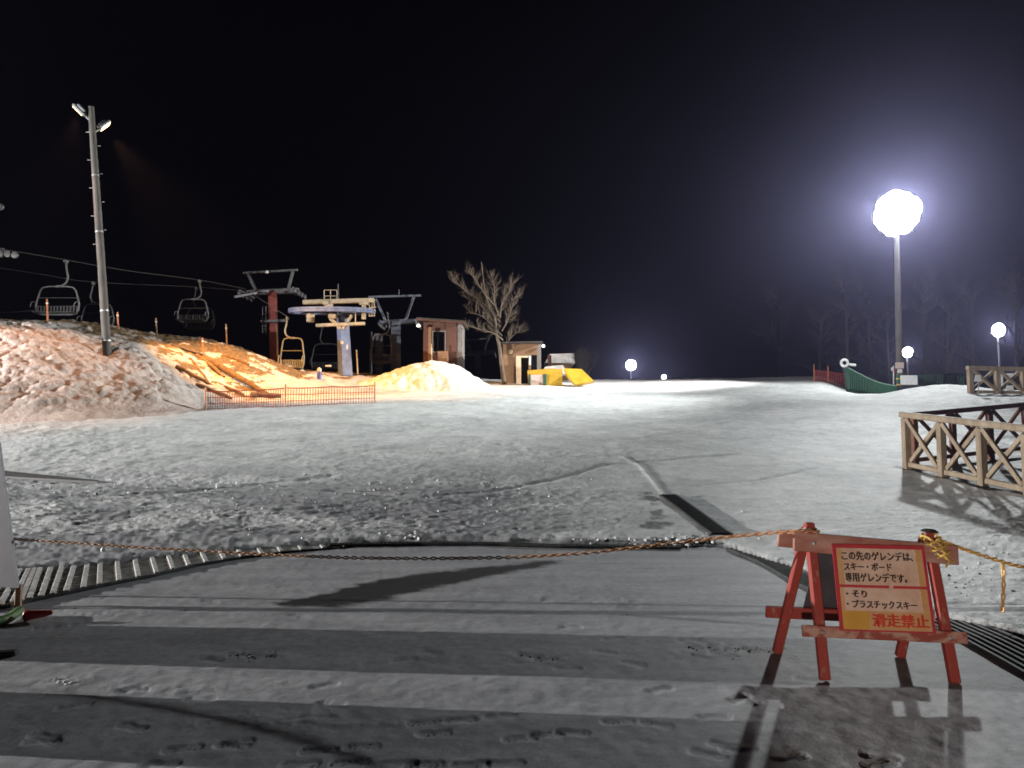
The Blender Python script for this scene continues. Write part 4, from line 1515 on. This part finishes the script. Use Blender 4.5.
# ---- chairlift chairs -----------------------------------------------
def make_chair(grip, W, H, drop, mir, steel, seat, label, yaw=0., group='chairs hanging from the lift rope', tilt=0):
    t = thing('lift_chair', grip, label, 'lift chair', group)
    cx = -mir * .34
    R3 = Matrix.Rotation(yaw, 3, 'Z')
    Tm = lambda x, y, z: Vector(grip) + R3 @ Vector((x, y, z))
    MB().bbox(Tm(0, 0, -.02), (.10, .34, .16), R3, .03).build('grip', steel, t)
    hg = catmull([Tm(0, 0, -.08), Tm(mir * .06, 0, -drop * .35), Tm(mir * .13, 0, -drop * .62), Tm(mir * .05, 0, -drop * .86), Tm(cx * .5, 0, -drop * .97), Tm(cx, 0, -drop)], 5)
    MB().tube(hg, .048, 8).build('hanger', steel, t, True)
    MB().bbox(Tm(cx, 0, -drop), (.26, .14, .13), R3, .03).build('clamp', steel, t)
    hw, tw = W / 2, W / 2 * .80
    ring = []
    z0 = -drop
    for (x, z) in [(-tw * .55, z0), (tw * .55, z0), (tw * .88, z0 - .06), (tw * 1.03, z0 - .22), (hw, z0 - H * .62), (hw * .98, z0 - H * .82), (hw * .86, z0 - H * .97), (hw * .6, z0 - H), (-hw * .6, z0 - H), (-hw * .86, z0 - H * .97),
                   (-hw * .98, z0 - H * .82), (-hw, z0 - H * .62), (-tw * 1.03, z0 - .22), (-tw * .88, z0 - .06)]:
        ring.append(Tm(cx + x, .0, z))
    MB().loop(ring, .042, 8).build('frame', steel, t, True)
    bk = MB()
    zb = z0 - H * .40
    bk.tube([Tm(cx - hw * .97, .03, zb), Tm(cx + hw * .97, .03, zb)], .022, 6)
    for i in range(13):
        x = cx - hw * .9 + hw * 1.8 * i / 12
        bk.bar(Tm(x, .02, z0 - H * .70), Tm(x, .0, z0 - H * .93), W / 26, .025, (0, 1, 0), .004)
    bk.tube([Tm(cx - hw * .97, .02, z0 - H * .70), Tm(cx + hw * .97, .02, z0 - H * .70)], .022, 6)
    bk.build('backrest', seat, t)
    sm = MB()
    for i in range(5):
        sm.bbox(Tm(cx, -.05 - i * .10, z0 - H * .97 + .01 * i), (W * .90, .085, .03), R3, .008)
    for s in (-1, 1):
        sm.bar(Tm(cx + s * hw * .8, 0, z0 - H * .98), Tm(cx + s * hw * .8, -.52, z0 - H * .95), .04, .04)
    sm.build('seat', seat, t)
    fm = MB()
    for s in (-1, 1):
        fm.tube(catmull([Tm(cx + s * hw, 0, z0 - H * .55), Tm(cx + s * hw, -.35, z0 - H * .60), Tm(cx + s * hw * .98, -.48, z0 - H * .78)], 4), .024, 6)
    fm.build('armrest', steel, t, True)
    return t


make_chair(P(66, 261, 38), 2.25, 1.48, 1.34, 1, M['chair_steel'], M['chair_seat'], 'large nearest grey lift chair hanging above the bank at left')
make_chair(P(93, 283, 42), 1.86, 1.32, 1.21, -1, M['chair_steel'], M['chair_seat'], 'grey lift chair half hidden behind the leaning pole')
make_chair(P(199.5, 281, 44.5), 1.86, 1.38, 1.12, 1, M['chair_steel'], M['chair_seat'], 'front one of two overlapping grey lift chairs right of the pole')
make_chair(P(196, 288, 47.5), 1.88, 1.4, 1.3, -1, M['chair_steel'], M['chair_seat'], 'rear one of two overlapping grey lift chairs right of the pole')
make_chair(P(287.5, 318, 44.2), 1.42, 1.90, 1.22, -1, M['chair_cream'], M['chair_cream'], 'cream lift chair lit by the lamp at the left of the bullwheel', group=None)
make_chair(P(387.5, 313, 48.5), 1.35, 1.9, 1.42, 1, M['chair_steel'], M['chair_seat'], 'dim lift chair hanging at the right of the bullwheel', group=None)
make_chair(P(322, 327, 56), 2.2, 2.0, 1.3, -1, M['chair_steel'], M['chair_seat'], 'dark lift chair parked behind the bullwheel column', group=None)

# rope sections (one rope passes each side of the lift)
tag(MB().tube(catmull([P(-60, 242, 34), P(9, 250.5, 36), P(66, 260, 38), P(130, 271, 41), P(199.5, 280, 44.5), P(246, 289, 47)], 6), .024, 6).build('haul_rope', M['cable'], None, True),
    'upper steel haul rope sloping from the left edge towards the red tower', 'rope')
tag(MB().tube(catmull([P(-40, 262, 38.5), P(40, 274, 40), P(93, 282, 42), P(196, 287, 47.5), P(260, 292, 49)], 6), .020, 6).build('haul_rope', M['cable'], None, True),
    'lower dim haul rope that carries the chair behind the pole', 'rope')
tag(MB().tube([P(248, 291, 46), P(288, 317, 44.2)], .022, 6).build('haul_rope', M['cable'], None, True), 'haul rope running from the red tower to the left of the bullwheel', 'rope')
tag(MB().tube(catmull([P(-30, 313, 37.2), P(15, 312, 38), P(37, 310, 38.5)], 5), .014, 5).build('cable', M['cable'], None, True), 'thin low cable at the left edge behind the nearest chair', 'cable')

# tower out of the frame at left, only its sheaves seen
tq = P(-40, 250, 36.3)
tz = hill_z(tq.x, tq.y)
tw = thing('lift_tower', (tq.x, tq.y, tz), 'lift tower outside the left edge whose pale sheave wheels peep in', 'lift tower')
MB().tube([(tq.x, tq.y, tz - .5), (tq.x, tq.y, tq.z + .3)], [.40, .34], 14).build('column', M['steel'], tw, True)
MB().bar((tq.x - 1.6, tq.y, tq.z - .1), P(4, 251, 36.4), .2, .26).build('arm', M['steel'], tw)
for px, py in ((1, 254), (8, 254), (15, 255), (-6, 253.5), (0.5, 207)):
    c = P(px, py, 36)
    MB().lathe(c, (0, 1, 0), [(.07, -.07), (.155, -.06), (.17, -.03), (.14, 0), (.17, .03), (.155, .06), (.07, .07)], 18).build('sheave', M['chair_steel'], tw, True)
MB().bar((tq.x, tq.y, tq.z - .2), P(-1, 205, 36.3), .18, .18).build('arm', M['steel'], tw)

# ---- drive station with bullwheel -----------------------------------
YS = 46.0
sbp = P(346, 374, YS)
sta_ = thing('lift_station', sbp, 'lift drive station with a big horizontal bullwheel on a pale blue tapering column', 'lift station')
R4 = Matrix.Rotation(math.radians(38), 3, 'Z')
colm = MB()
bt_, tp_ = P(345.5, 376, YS), P(342.5, 317, YS)
q = []
for c, w in ((bt_, .66), (tp_, .55)):
    for sxx, syy in ((-1, -1), (1, -1), (1, 1), (-1, 1)):
        q.append(c + R4 @ Vector((sxx * w / 2, syy * w / 2, 0)))
colm.add(q, [(3, 2, 1, 0), (4, 5, 6, 7), (0, 1, 5, 4), (1, 2, 6, 5), (2, 3, 7, 6), (3, 0, 4, 7)])
colm.build('column', M['blue_paint'], sta_)
MB().bbox(P(342, 342.5, YS - .55), (.16, .06, .18), None, .02).build('notice', M['white_paint'], sta_)
MB().bbox(P(347, 347, YS - .5), (.10, .06, .28), None, .02).build('notice', M['white_paint'], sta_)
wc = P(332.5, 311.2, YS)
wy = Vector((0, 1, .115)).normalized()
bw = MB()
for o in (-.07, .07):
    bw.loop([wc + Vector((2.6, 0, 0)) * math.cos(a) + wy * (2.6 * math.sin(a)) + Vector((0, 0, o)) for a in np.linspace(0, 2 * PI, 48, False)], .085, 8)
bw.build('bullwheel', M['blue_paint'], sta_, True)
spk = MB()
for k in range(8):
    a = k * PI / 4 + .2
    spk.bar(wc + Vector((.2 * math.cos(a), 0, 0)) + wy * (.2 * math.sin(a)), wc + Vector((2.55 * math.cos(a), 0, 0)) + wy * (2.55 * math.sin(a)), .12, .10)
spk.lathe(wc, (0, 0, 1), [(.30, -.22), (.34, -.18), (.34, .18), (.30, .22)], 16)
spk.build('spokes', M['steel'], sta_)
MB().bar(P(303, 302.3, YS - .6), P(374, 300.3, YS - .6), .30, .27, (0, 0, 1), .03).build('top_beam', M['cream_paint'], sta_)
MB().bar(P(303, 302, YS + .9), P(374, 300, YS + .9), .30, .25, (0, 0, 1), .03).build('top_beam', M['cream_paint'], sta_)
MB().bar(P(316, 325.5, YS - .7), P(365, 323.5, YS - .7), .22, .20, (0, 0, 1), .03).build('lower_beam', M['cream_paint'], sta_)
br = MB()
box_px(361.5, 302, 365.5, 319, YS - .7, .25, .02, br)
box_px(359, 302, 368, 304.5, YS - .75, .3, .02, br)
br.build('bracket', M['cream_paint'], sta_)
cg = MB()
for px in (369.5, 372, 374.2):
    cg.bar(P(px, 299, YS - .5), P(px, 316, YS - .5), .05, .05)
cg.bar(P(366, 308.5, YS - .5), P(376, 307, YS - .5), .07, .07)
cg.bar(P(368.5, 316, YS - .5), P(375, 316, YS - .5), .05, .05)
cg.build('guard_cage', M['cream_paint'], sta_)
rl_ = MB()
for px in (324.2, 330.5, 337):
    rl_.tube([P(px, 302, YS - .5), P(px, 290, YS - .5)], .03, 6)
for py in (290, 296):
    rl_.tube([P(324.2, py, YS - .5), P(337, py, YS - .5)], .025, 6)
rl_.build('railing', M['cream_paint'], sta_)
MB().tube([P(338.5, 302, YS), P(338.2, 284, YS)], .035, 7).build('lightning_rod', M['steel'], sta_, True)
gb = MB()
gb.lathe(P(329, 304.5, YS - .62), (0, 0, 1), [(.20, -.25), (.26, -.2), (.26, .1), (.15, .25)], 14)
gb.bbox(P(326, 303, YS - .8), (.35, .35, .28), None, .04)
gb.build('gearbox', M['cream_paint'], sta_, True)
mt3 = MB()
mt3.lathe(P(310.5, 318, YS - .9), (0, 0, 1), [(.18, -.26), (.25, -.22), (.25, .2), (.2, .26)], 14)
mt3.build('motor', M['cream_paint'], sta_, True)
hg_ = MB()
hg_.bar(P(330, 318, YS - .7), P(341, 329, YS - .6), .22, .22, (0, 0, 1), .04)
hg_.bar(P(352, 315, YS - .7), P(343, 329, YS - .6), .16, .16, (0, 0, 1), .03)
hg_.bbox(P(333, 316.5, YS - .7), (.5, .4, .3), None, .05)
hg_.build('strut', M['cream_paint'], sta_)
MB().tube([P(355.5, 313, YS - .8), P(355.5, 322, YS - .8)], .03, 6).build('pin', M['cream_paint'], sta_, True)
dp = P(357, 370, YS + .2)
stf = MB().tube([P(357.8, 374, YS), P(356.5, 350, YS)], .045, 7)
tag(stf.build('post', M['cream_paint'], None, True), 'thin pale post standing right of the blue station column', 'post')
MB().bbox(P(328.5, 366, YS - .3), (.35, .3, .1), None, .03).build('step', M['white_paint'], sta_)


# ---- T-shaped towers -------------------------------------------------
def t_tower(Y, colpx, armpx, vpx, toppx, mcol, mtop, label, d=.5, extra=None):
    (x0, x1, yt), (x2, x3, yb) = colpx
    t = thing('lift_tower', P((x2 + x3) / 2, yb, Y), label, 'lift tower')
    w0, w1 = (x1 - x0) / F * Y, (x3 - x2) / F * Y
    a, b = P((x2 + x3) / 2, yb + 6, Y), P((x0 + x1) / 2, yt, Y)
    R = Matrix.Rotation(.25, 3, 'Z')
    q = []
    for c, w in ((a, w1), (b, w0)):
        for sx2, sy2 in ((-1, -1), (1, -1), (1, 1), (-1, 1)):
            q.append(c + R @ Vector((sx2 * w / 2.2, sy2 * w / 2.2, 0)))
    MB().add(q, [(3, 2, 1, 0), (4, 5, 6, 7), (0, 1, 5, 4), (1, 2, 6, 5), (2, 3, 7, 6), (3, 0, 4, 7)]).build('column', mcol, t)
    MB().bar(P(armpx[0], armpx[1], Y), P(armpx[2], armpx[3], Y), .34, .34, (0, 0, 1), .03).build('arm', mtop, t)
    for (ax_, ay, bx_, by) in vpx:
        MB().bar(P(ax_, ay, Y), P(bx_, by, Y), .17, .17, (0, 1, 0), .02).build('strut', mtop, t)
    MB().bar(P(toppx[0], toppx[1], Y), P(toppx[2], toppx[3], Y), .16, .14, (0, 0, 1), .02).build('top_bar', mtop, t)
    for s, (ex, ey) in ((-1, armpx[:2]), (1, armpx[2:])):
        e = P(ex, ey, Y)
        sh = MB()
        sh.bar(e + Vector((0, -1.3, -.1)), e + Vector((0, 1.3, -.1)), .10, .16)
        sh.build('sheave_beam', mtop, t)
        for k in range(4):
            MB().lathe(e + Vector((s * .10, -1.1 + k * .73, -.22)), (1, 0, 0), [(.08, -.05), (.17, -.04), (.17, .04), (.08, .05)], 12).build('sheave', M['chair_steel'], t, True)
    return t


rt_ = t_tower(47, ((268, 277, 292), (270, 279, 358)), (247, 293, 299, 290.5), [(248, 274, 256.6, 292), (293, 271, 288, 290)], (243, 273, 298, 270), M['red_paint'], M['steel'],
              'faded red lift tower with a grey trapezoid frame on top')
MB().bbox(P(267, 272, 46.8), (.18, .14, .18), None, .04).build('cap_light', M['white_paint'], rt_)
MB().bar(P(234, 297, 45), P(268, 291, 46.6), .2, .14).build('side_arm', M['steel'], rt_)
MB().bar(P(283, 291, 46.6), P(305, 296, 48.5), .2, .14).build('side_arm', M['steel'], rt_)
MB().bar(P(261, 321.5, 46.6), P(286, 320.5, 46.6), .16, .16).build('bracket', M['steel'], rt_)
lad = MB()
for px in (262.5, 266):
    lad.tube([P(px, 306, 46.5), P(px, 335, 46.5)], .02, 5)
for k in range(9):
    lad.tube([P(262.5, 308 + k * 3, 46.5), P(266, 308 + k * 3, 46.5)], .015, 5)
lad.build('ladder', M['steel'], rt_)
MB().tube([P(276.6, 324, 46.4), P(277.6, 356, 46.4)], .05, 7).build('conduit', M['cream_door'], rt_, True)
t2 = t_tower(50, ((391, 400.5, 322), (390, 401, 371)), (383, 322.5, 417, 321.5), [(375.6, 299, 385.5, 321), (414, 296, 405.6, 320)], (368.5, 297, 421, 295.5), M['slate_paint'], M['slate_paint'],
             'slate grey T-shaped lift tower right of the bullwheel station')
MB().tube([P(399, 297, 50), P(399, 290, 50)], .03, 6).build('rod', M['steel'], t2, True)
t_tower(62, ((475, 481, 352), (475, 481, 374)), (463, 354, 494, 352), [(466, 340, 472, 354), (488, 339, 483, 353)], (462, 340, 490, 338.5), M['slate_paint'], M['slate_paint'],
        'small distant T-shaped lift tower behind the bare tree')

# dark machine parts and posts under the station
for px, py, w, h, lab in ((371, 352, .12, 2.6, 'dark post left of the slate grey tower'), (379.5, 345, .5, 1.4, 'dark control cabinet beside the slate grey tower')):
    c = P(px, py, 49)
    t = thing('control_cabinet' if w > .3 else 'post', (c.x, c.y, c.z - h / 2), lab, 'cabinet' if w > .3 else 'post')
    zb = hill_z(c.x, c.y)
    MB().bbox((c.x, c.y, (zb + c.z + h / 2) / 2), (w, .3, c.z + h / 2 - zb), None, .02).build('body', M['dark_metal'], t)
    MB().bbox((c.x, c.y - .01, c.z + h / 2 + .03), (w * 1.15, .36, .05), None, .01).build('cap', M['steel'], t)

# ---- operator hut ----------------------------------------------------
YH = 47.0
h1 = thing('operator_hut', P(440, 380, YH), 'red brown boarded operator hut with a dark window above the snow mound', 'hut')
wall = MB()
D = 2.4
box_px(423, 322, 433, 380, YH, D, .01, wall)
box_px(445, 322, 456.5, 380, YH, D, .01, wall)
box_px(433.05, 322, 444.95, 331.5, YH, D - .01, .01, wall)
box_px(433.05, 352, 444.95, 380, YH, D - .01, .01, wall)
wall.build('wall', M['hut_wood'], h1)
win = box_px(433.1, 331.6, 444.9, 351.9, YH + .18, .05, .005).build('window', M['glass'], h1)
wf = MB()
for (x0, y0, x1, y1) in ((432.2, 330.6, 445.8, 331.8), (432.2, 351.4, 445.8, 352.6), (432.2, 331.8, 433.3, 351.4), (444.7, 331.8, 445.8, 351.4)):
    box_px(x0, y0, x1, y1, YH - .05, .06, .005, wf)
wf.build('frame', M['hut_trim'], win)
box_px(456.6, 322.5, 462.5, 380, YH + .1, D - .2, .01).build('side_panel', M['hut_trim'], h1)
MB().prism([P(416.5, 319.2, YH - .7), P(465, 322.4, YH - .7), P(465, 320.4, YH - .7), P(416.5, 317.2, YH - .7)], (0, D + 1.2, 0)).build('roof', M['roof'], h1)
MB().prism([P(416.5, 320.2, YH - .73), P(465, 323.4, YH - .73), P(465, 321.6, YH - .73), P(416.5, 318.6, YH - .73)], (0, .028, 0)).build('fascia', M['hut_wood'], h1)
box_px(428, 327, 431.5, 380, YH - .5, .16, .02).build('porch_post', M['hut_tan'], h1)
tag(box_px(437.5, 351, 448, 362, YH - .75, .5, .03).build('crate', M['hut_tan']), 'brown crate on the mound side of the red brown hut', 'crate')
lm = MB().lathe(P(418.5, 325.5, YH - .6), (0, -.3, -1), [(.05, -.1), (.11, -.04), (.13, .06), (.0, .12)], 12).build('wall_lamp', M['lens_dim'], h1, True)
tag(MB().bar(P(432, 362, YH - 1.0), P(431.3, 344, YH - 1.0), .07, .05).build('plank', M['cream_door']), 'pale upright plank leaning before the red brown hut', 'plank')

# ---- small hut -------------------------------------------------------
YK = 46.5
h2 = thing('ticket_hut', P(520, 384, YK), 'small tan brown hut with an open cream doorway beside the yellow mats', 'hut')
wall = MB()
D = 2.2
box_px(503, 343.6, 516, 390, YK, D, .01, wall)
box_px(516.05, 343.6, 531, 355.3, YK, D - .01, .01, wall)
box_px(531.05, 343.6, 537, 355, YK, D - .02, .01, wall)
box_px(531.05, 371, 537, 390, YK, D - .02, .01, wall)
box_px(528.6, 355.3, 531, 390, YK, .2, .01, wall)
wall.add([P(503.2, 390, YK + D), P(537, 390, YK + D), P(537, 343.8, YK + D), P(503.2, 343.8, YK + D)], [(0, 1, 2, 3)])
wall.build('wall', M['hut_tan'], h2)
box_px(537.05, 343.6, 541, 390, YK + .05, D - .1, .01).build('corner_trim', M['hut_trim'], h2)
dr = MB()
box_px(516.1, 355.6, 521, 388, YK - .04, .10, .01, dr)
box_px(521.05, 355.6, 528.5, 357.6, YK - .04, .10, .01, dr)
dr.build('door_frame', M['cream_door'], h2)
box_px(521.2, 357.8, 528.4, 389, YK + .9, .05, .01).build('door', M['roof'], h2)  # dark sheet inside the doorway for the unlit interior
box_px(529, 355.6, 531, 365, YK - .05, .04, .005).build('notice', M['white_paint'], h2)
box_px(531.2, 355.1, 536.9, 370.9, YK + .1, .04, .005).build('window', M['glass'], h2)
MB().prism([P(501, 343.4, YK - .45), P(543, 342.6, YK - .45), P(543, 341.0, YK - .45), P(501, 341.8, YK - .45)], (0, D + .8, 0)).build('roof', M['roof'], h2)
MB().lathe(P(510.5, 351.7, YK - .03), (0, -1, 0), [(.14, -.02), (.15, 0), (.14, .02)], 16).build('round_plate', M['cream_door'], h2, True)
MB().lathe(P(543.3, 346, YK - .2), (.3, -1, -.3), [(.05, -.1), (.10, -.02), (.09, .06), (.0, .1)], 12).build('wall_lamp', M['lens_dim'], h2, True)

# ---- yellow mats -----------------------------------------------------
ym = thing('padded_barrier', P(545, 385, 45), 'boxy yellow padded barrier with a grey panel beside the small hut', 'barrier')
pd1 = MB()
pd1.prism([P(529, 388, 45), P(562.5, 388, 45), P(562.5, 369, 45), P(548, 368.6, 45), P(527.5, 370.5, 45)], (0, .9, 0))
pd1.build('padding', M['yellow_mat'], ym)
box_px(530.5, 374.8, 543, 388, 44.9, .06, .02).build('panel', M['notice_pink'], ym)
for x0, x1 in ((528.6, 530.3), (543.2, 546.5)):
    box_px(x0, 374, x1, 388, 44.85, .08, .02).build('side_strap', M['green_net'], ym)
tag(MB().prism([P(563.3, 368.3, 45.4), P(581.5, 369, 45.4), P(593.6, 380.5, 44.2), P(575, 384.5, 44.0), P(566, 376, 44.8)], (.1, .35, -.12)).build('yellow_mat', M['yellow_mat']),
    'bright yellow vinyl mat leaning to the right of the boxy barrier', 'mat')

# ---- snowy shed behind ----------------------------------------------
sh = thing('shed', P(560, 384, 52), 'small shed with a snow covered sloping roof behind the yellow barrier', 'shed')
box_px(548, 362, 572, 392, 52, 2.4, .02).build('wall', M['hut_tan'], sh)
MB().prism([P(545, 362.5, 51.7), P(550, 354, 51.7), P(574, 353.2, 52.6), P(575, 363.5, 52)], (0, 2.8, .05)).build('roof', M['snow'], sh)
box_px(547.5, 355, 551.5, 372, 51.5, .15, .02).build('gable_board', M['hut_wood'], sh)
sp2 = MB().prism([P(542, 374, 48.5), P(545, 366.5, 48.5), P(563, 365, 48.5), P(568, 374, 48.5)], (0, 1.4, 0))
tag(sp2.build('covered_stack', M['snow']), 'low stack under snow between the shed and the yellow barrier', 'stack')


# ---- bare trees ------------------------------------------------------
def grow(mb, p, d, L, r, depth, spread=.55, up=.10, wig=.12, fork=(2, 3)):
    pts, rad = [p], [r]
    n = 4
    cur = Vector(d).normalized()
    q = Vector(p)
    for i in range(n):
        cur = (cur + Vector((random.gauss(0, wig), random.gauss(0, wig), random.gauss(0, wig) + up * .4))).normalized()
        q = q + cur * (L / n)
        pts.append(q.copy())
        rad.append(r * (1 - .42 * (i + 1) / n))
    mb.tube(pts, rad, 6 if r > .05 else 4, False)
    if depth <= 0:
        return
    for i in (1, 2, 3, 4):
        for _ in range(random.randint(*fork) if i == 4 else random.randint(0, 2)):
            sd = Vector((random.gauss(0, 1), random.gauss(0, 1) * .7, random.gauss(0, .7) + up)).normalized()
            nd = (cur + sd * spread * random.uniform(.8, 1.5)).normalized()
            grow(mb, pts[i], nd, L * random.uniform(.52, .78), rad[i] * random.uniform(.5, .7), depth - 1, spread, up, wig, fork)


YT = 46.0
tree = thing('bare_tree', P(504, 382, YT), 'bare leafless tree lit orange between the two huts', 'tree')
trunk = MB()
tk = catmull([P(504.5, 386, YT), P(502, 368, YT), P(499.6, 347.6, YT), P(496.7, 334, YT), P(494.8, 318, YT), P(488, 302, YT + .3), P(484.5, 287, YT + .2), P(481.5, 262, YT)], 4)
trunk.tube(tk, [.16 - .14 * (i / (len(tk) - 1)) ** .8 for i in range(len(tk))], 9)
trunk.build('trunk', M['bark'], tree, True)
cr = MB()
random.seed(21)
limbs = [([(498, 340), (490, 334), (478, 330), (463, 326)], .10), ([(497, 336), (488, 326), (478, 317), (466, 312)], .10), ([(495, 322), (486, 310), (471, 298), (459, 289), (449, 280)], .12),
         ([(495, 318), (497, 304), (503, 293), (508, 284)], .10), ([(497, 331), (503, 320), (507, 308), (510, 297)], .09), ([(500, 345), (506, 338), (514, 331)], .07),
         ([(494, 316), (489, 300), (490, 288), (487, 278)], .09), ([(490, 306), (480, 294), (472, 282), (466, 274)], .08), ([(496, 327), (486, 318), (476, 305), (467, 300)], .08)]
for pts, r in limbs:
    dy = random.uniform(-.9, .9)
    pp_ = catmull([P(x + 5, y, YT + dy * i / (len(pts) - 1) * 1.6) for i, (x, y) in enumerate(pts)], 4)
    m_ = len(pp_)
    cr.tube(pp_, [.5 * r * (1 - .75 * i / (m_ - 1)) for i in range(m_)], 6, False)
    for i in range(2, m_):
        for _ in range(random.choice((1, 2, 2))):
            d = (pp_[i] - pp_[i - 1]).normalized()
            sd = Vector((random.gauss(0, 1), random.gauss(0, .8), random.gauss(.25, .7))).normalized()
            grow(cr, pp_[i], (d + sd * .9).normalized(), random.uniform(.32, .62), r * .16, 2, .55, .22, .17, (1, 2))
cr.build('crown', M['bark'], tree, True)

bush = thing('bare_shrub', P(583, 380, 50), 'dark bare shrub right of the snowy shed', 'shrub')
bu = MB()
for k in range(9):
    grow(bu, P(581 + random.gauss(0, 3), 383, 50), (random.gauss(0, .35), random.gauss(0, .3), 1), random.uniform(.9, 1.3), .035, 3, .5, .3)
bu.build('branches', M['dark_bark'], bush, True)

# background wood at right: separate bare trunks
random.seed(5)
spots = [(778, 300, 70, 'leftmost dim bare tree behind the red net'), (846, 292, 66, 'dim bare tree trunk right above the white hose coil'), (868, 300, 74, 'dim bare tree between the hose coil and the tall mast'),
         (925, 296, 62, 'dim bare tree just right of the tall mast'), (948, 306, 70, 'dim bare tree midway between the mast and the far lamp'), (972, 300, 64, 'dim bare tree above the left end of the far fence'),
         (1016, 292, 60, 'dim bare tree at the right edge of the photo'), (888, 314, 84, 'far slim bare tree close behind the tall mast'), (820, 318, 84, 'far slim bare tree above the red net')]
for px, pt, Y, lab in spots:
    b = P(px, 384, Y)
    b.z = ground_z(b.x, b.y) - .2
    tp = P(px + random.uniform(-3, 3), pt, Y)
    t = thing('bare_tree', b, lab, 'tree', 'bare trees behind the right crest')
    tr = MB()
    mid = b.lerp(tp, .5) + Vector((random.uniform(-.2, .2), 0, 0))
    pth = catmull([b, mid, tp], 5)
    tr.tube(pth, [.20 - .16 * i / (len(pth) - 1) for i in range(len(pth))], 7)
    tr.build('trunk', M['dark_bark'], t, True)
    cw = MB()
    for i in range(3, len(pth)):
        for _ in range(2):
            a = random.uniform(0, 2 * PI)
            grow(cw, pth[i], (math.cos(a), math.sin(a), random.uniform(.3, 1.0)), random.uniform(1.0, 1.9), .05, 2, .6, .2)
    cw.build('crown', M['dark_bark'], t, True)

# undergrowth along the right fence line
und = MB()
for k in range(70):
    px = random.uniform(895, 1030)
    Y = random.uniform(46, 58)
    b = P(px, 390, Y)
    b.z = ground_z(b.x, b.y)
    grow(und, b, (random.gauss(0, .5), random.gauss(0, .3), 1), random.uniform(.7, 1.6), .03, 2, .6, .2)
tag(und.build('undergrowth', M['dark_bark'], None, True), 'dark leafless undergrowth behind the green net at right', 'undergrowth', kind='stuff')


# ================================================================== outside the frame: yard lamp, added shadow casters and notice lamp
def screen(x, y0, y1, h, label):  # panels added out of view to cast the long shadow bands
    t = thing('board_screen', (x, (y0 + y1) / 2, 0), label, 'screen')
    MB().bbox((x, (y0 + y1) / 2, h / 2 + .01), (.05, y1 - y0, h - .02), None, .01).build('panel', M['hut_tan'], t)
    for y in (y0 + .1, y1 - .1):
        MB().bar((x - .3, y, .03), (x + .3, y, .03), .06, .05).build('foot', M['hut_tan'], t)


screen(-4.7, 5.32, 6.24, 1.12, 'low wooden screen left of the frame whose shadow crosses the forecourt behind')
screen(-3.7, 3.86, 4.66, .56, 'nearer low wooden screen left of the frame whose shadow crosses the foreground')


def unseen_lamp(pos, label, lens, aim):
    t = thing('yard_lamp', (pos[0], pos[1], 0), label, 'lamp post')
    MB().tube([(pos[0], pos[1], 0), pos], [.07, .05], 10).build('shaft', M['galv'], t, True)
    d = Vector(aim)
    d.z = 0
    d.normalize()
    hd_ = MB().lathe(Vector(pos) - d * .1, d, [(.06, -.1), (.16, 0), (.19, .12)], 16).build('lamp_head', M['dark_metal'], t, True)
    MB().lathe(Vector(pos) + d * .03, d, [(.17, 0), (.16, .02), (.0, .03)], 16).build('lens', lens, hd_, True)
    return Vector(pos) + d * .5


q = unseen_lamp((-46, 9.1, 5.2), 'yard lamp far outside the left edge that throws the long level shadows', M['lens_small'], (1, 0, 0))
light('yard_floodlight', 'SPOT', q, (1.0, .97, .95), 165000, .12, target=(0, 8, .5), spot=120, blend=.4)
q = unseen_lamp((-2.6, -6.5, .95), 'warm lamp on a short post behind the viewer that lights the notice', M['lens_dim'], (2.37 + 2.6, 4.95 + 6.5, 0))
light('notice_spot', 'SPOT', q, (1.0, .80, .68), 3100, .08, target=(2.37, 4.95, .66), spot=12, blend=.7)  # added narrow light, put in to brighten the front of the notice

# ---- night air -------------------------------------------------------
hz_ = MB().box((0, 90, 11.0), (440, 250, 25.0)).build('haze', bpy.data.materials.new('night_air'))
tag(hz_, 'thin cold night air holding the glow of the lamps', None, kind='stuff')
hm = hz_.data.materials[0]
hm.use_nodes = True
hm.node_tree.nodes.clear()
om = hm.node_tree.nodes.new('ShaderNodeOutputMaterial')
pv = hm.node_tree.nodes.new('ShaderNodeVolumePrincipled')
pv.inputs['Color'].default_value = (.60, .58, 1.0, 1)
pv.inputs['Density'].default_value = .00038
pv.inputs['Anisotropy'].default_value = .85
hm.node_tree.links.new(pv.outputs[0], om.inputs['Volume'])

# ---- night sky -------------------------------------------------------
w = bpy.data.worlds.new('World')
scene.world = w
w.use_nodes = True
bg = w.node_tree.nodes['Background']
bg.inputs[0].default_value = (.95, .85, 1.15, 1)
bg.inputs[1].default_value = .0007

scene.view_settings.view_transform = 'Standard'
scene.view_settings.look = 'None'
scene.view_settings.exposure = 0
scene.view_settings.gamma = 1
scene.view_settings.use_curve_mapping = False
scene.cycles.filter_width = 1.7
scene.cycles.use_denoising = True
scene.cycles.max_bounces = 5
scene.cycles.diffuse_bounces = 3
scene.cycles.glossy_bounces = 2
scene.cycles.volume_bounces = 0
scene.cycles.sample_clamp_indirect = 4
scene.cycles.caustics_reflective = False
scene.cycles.caustics_refractive = False
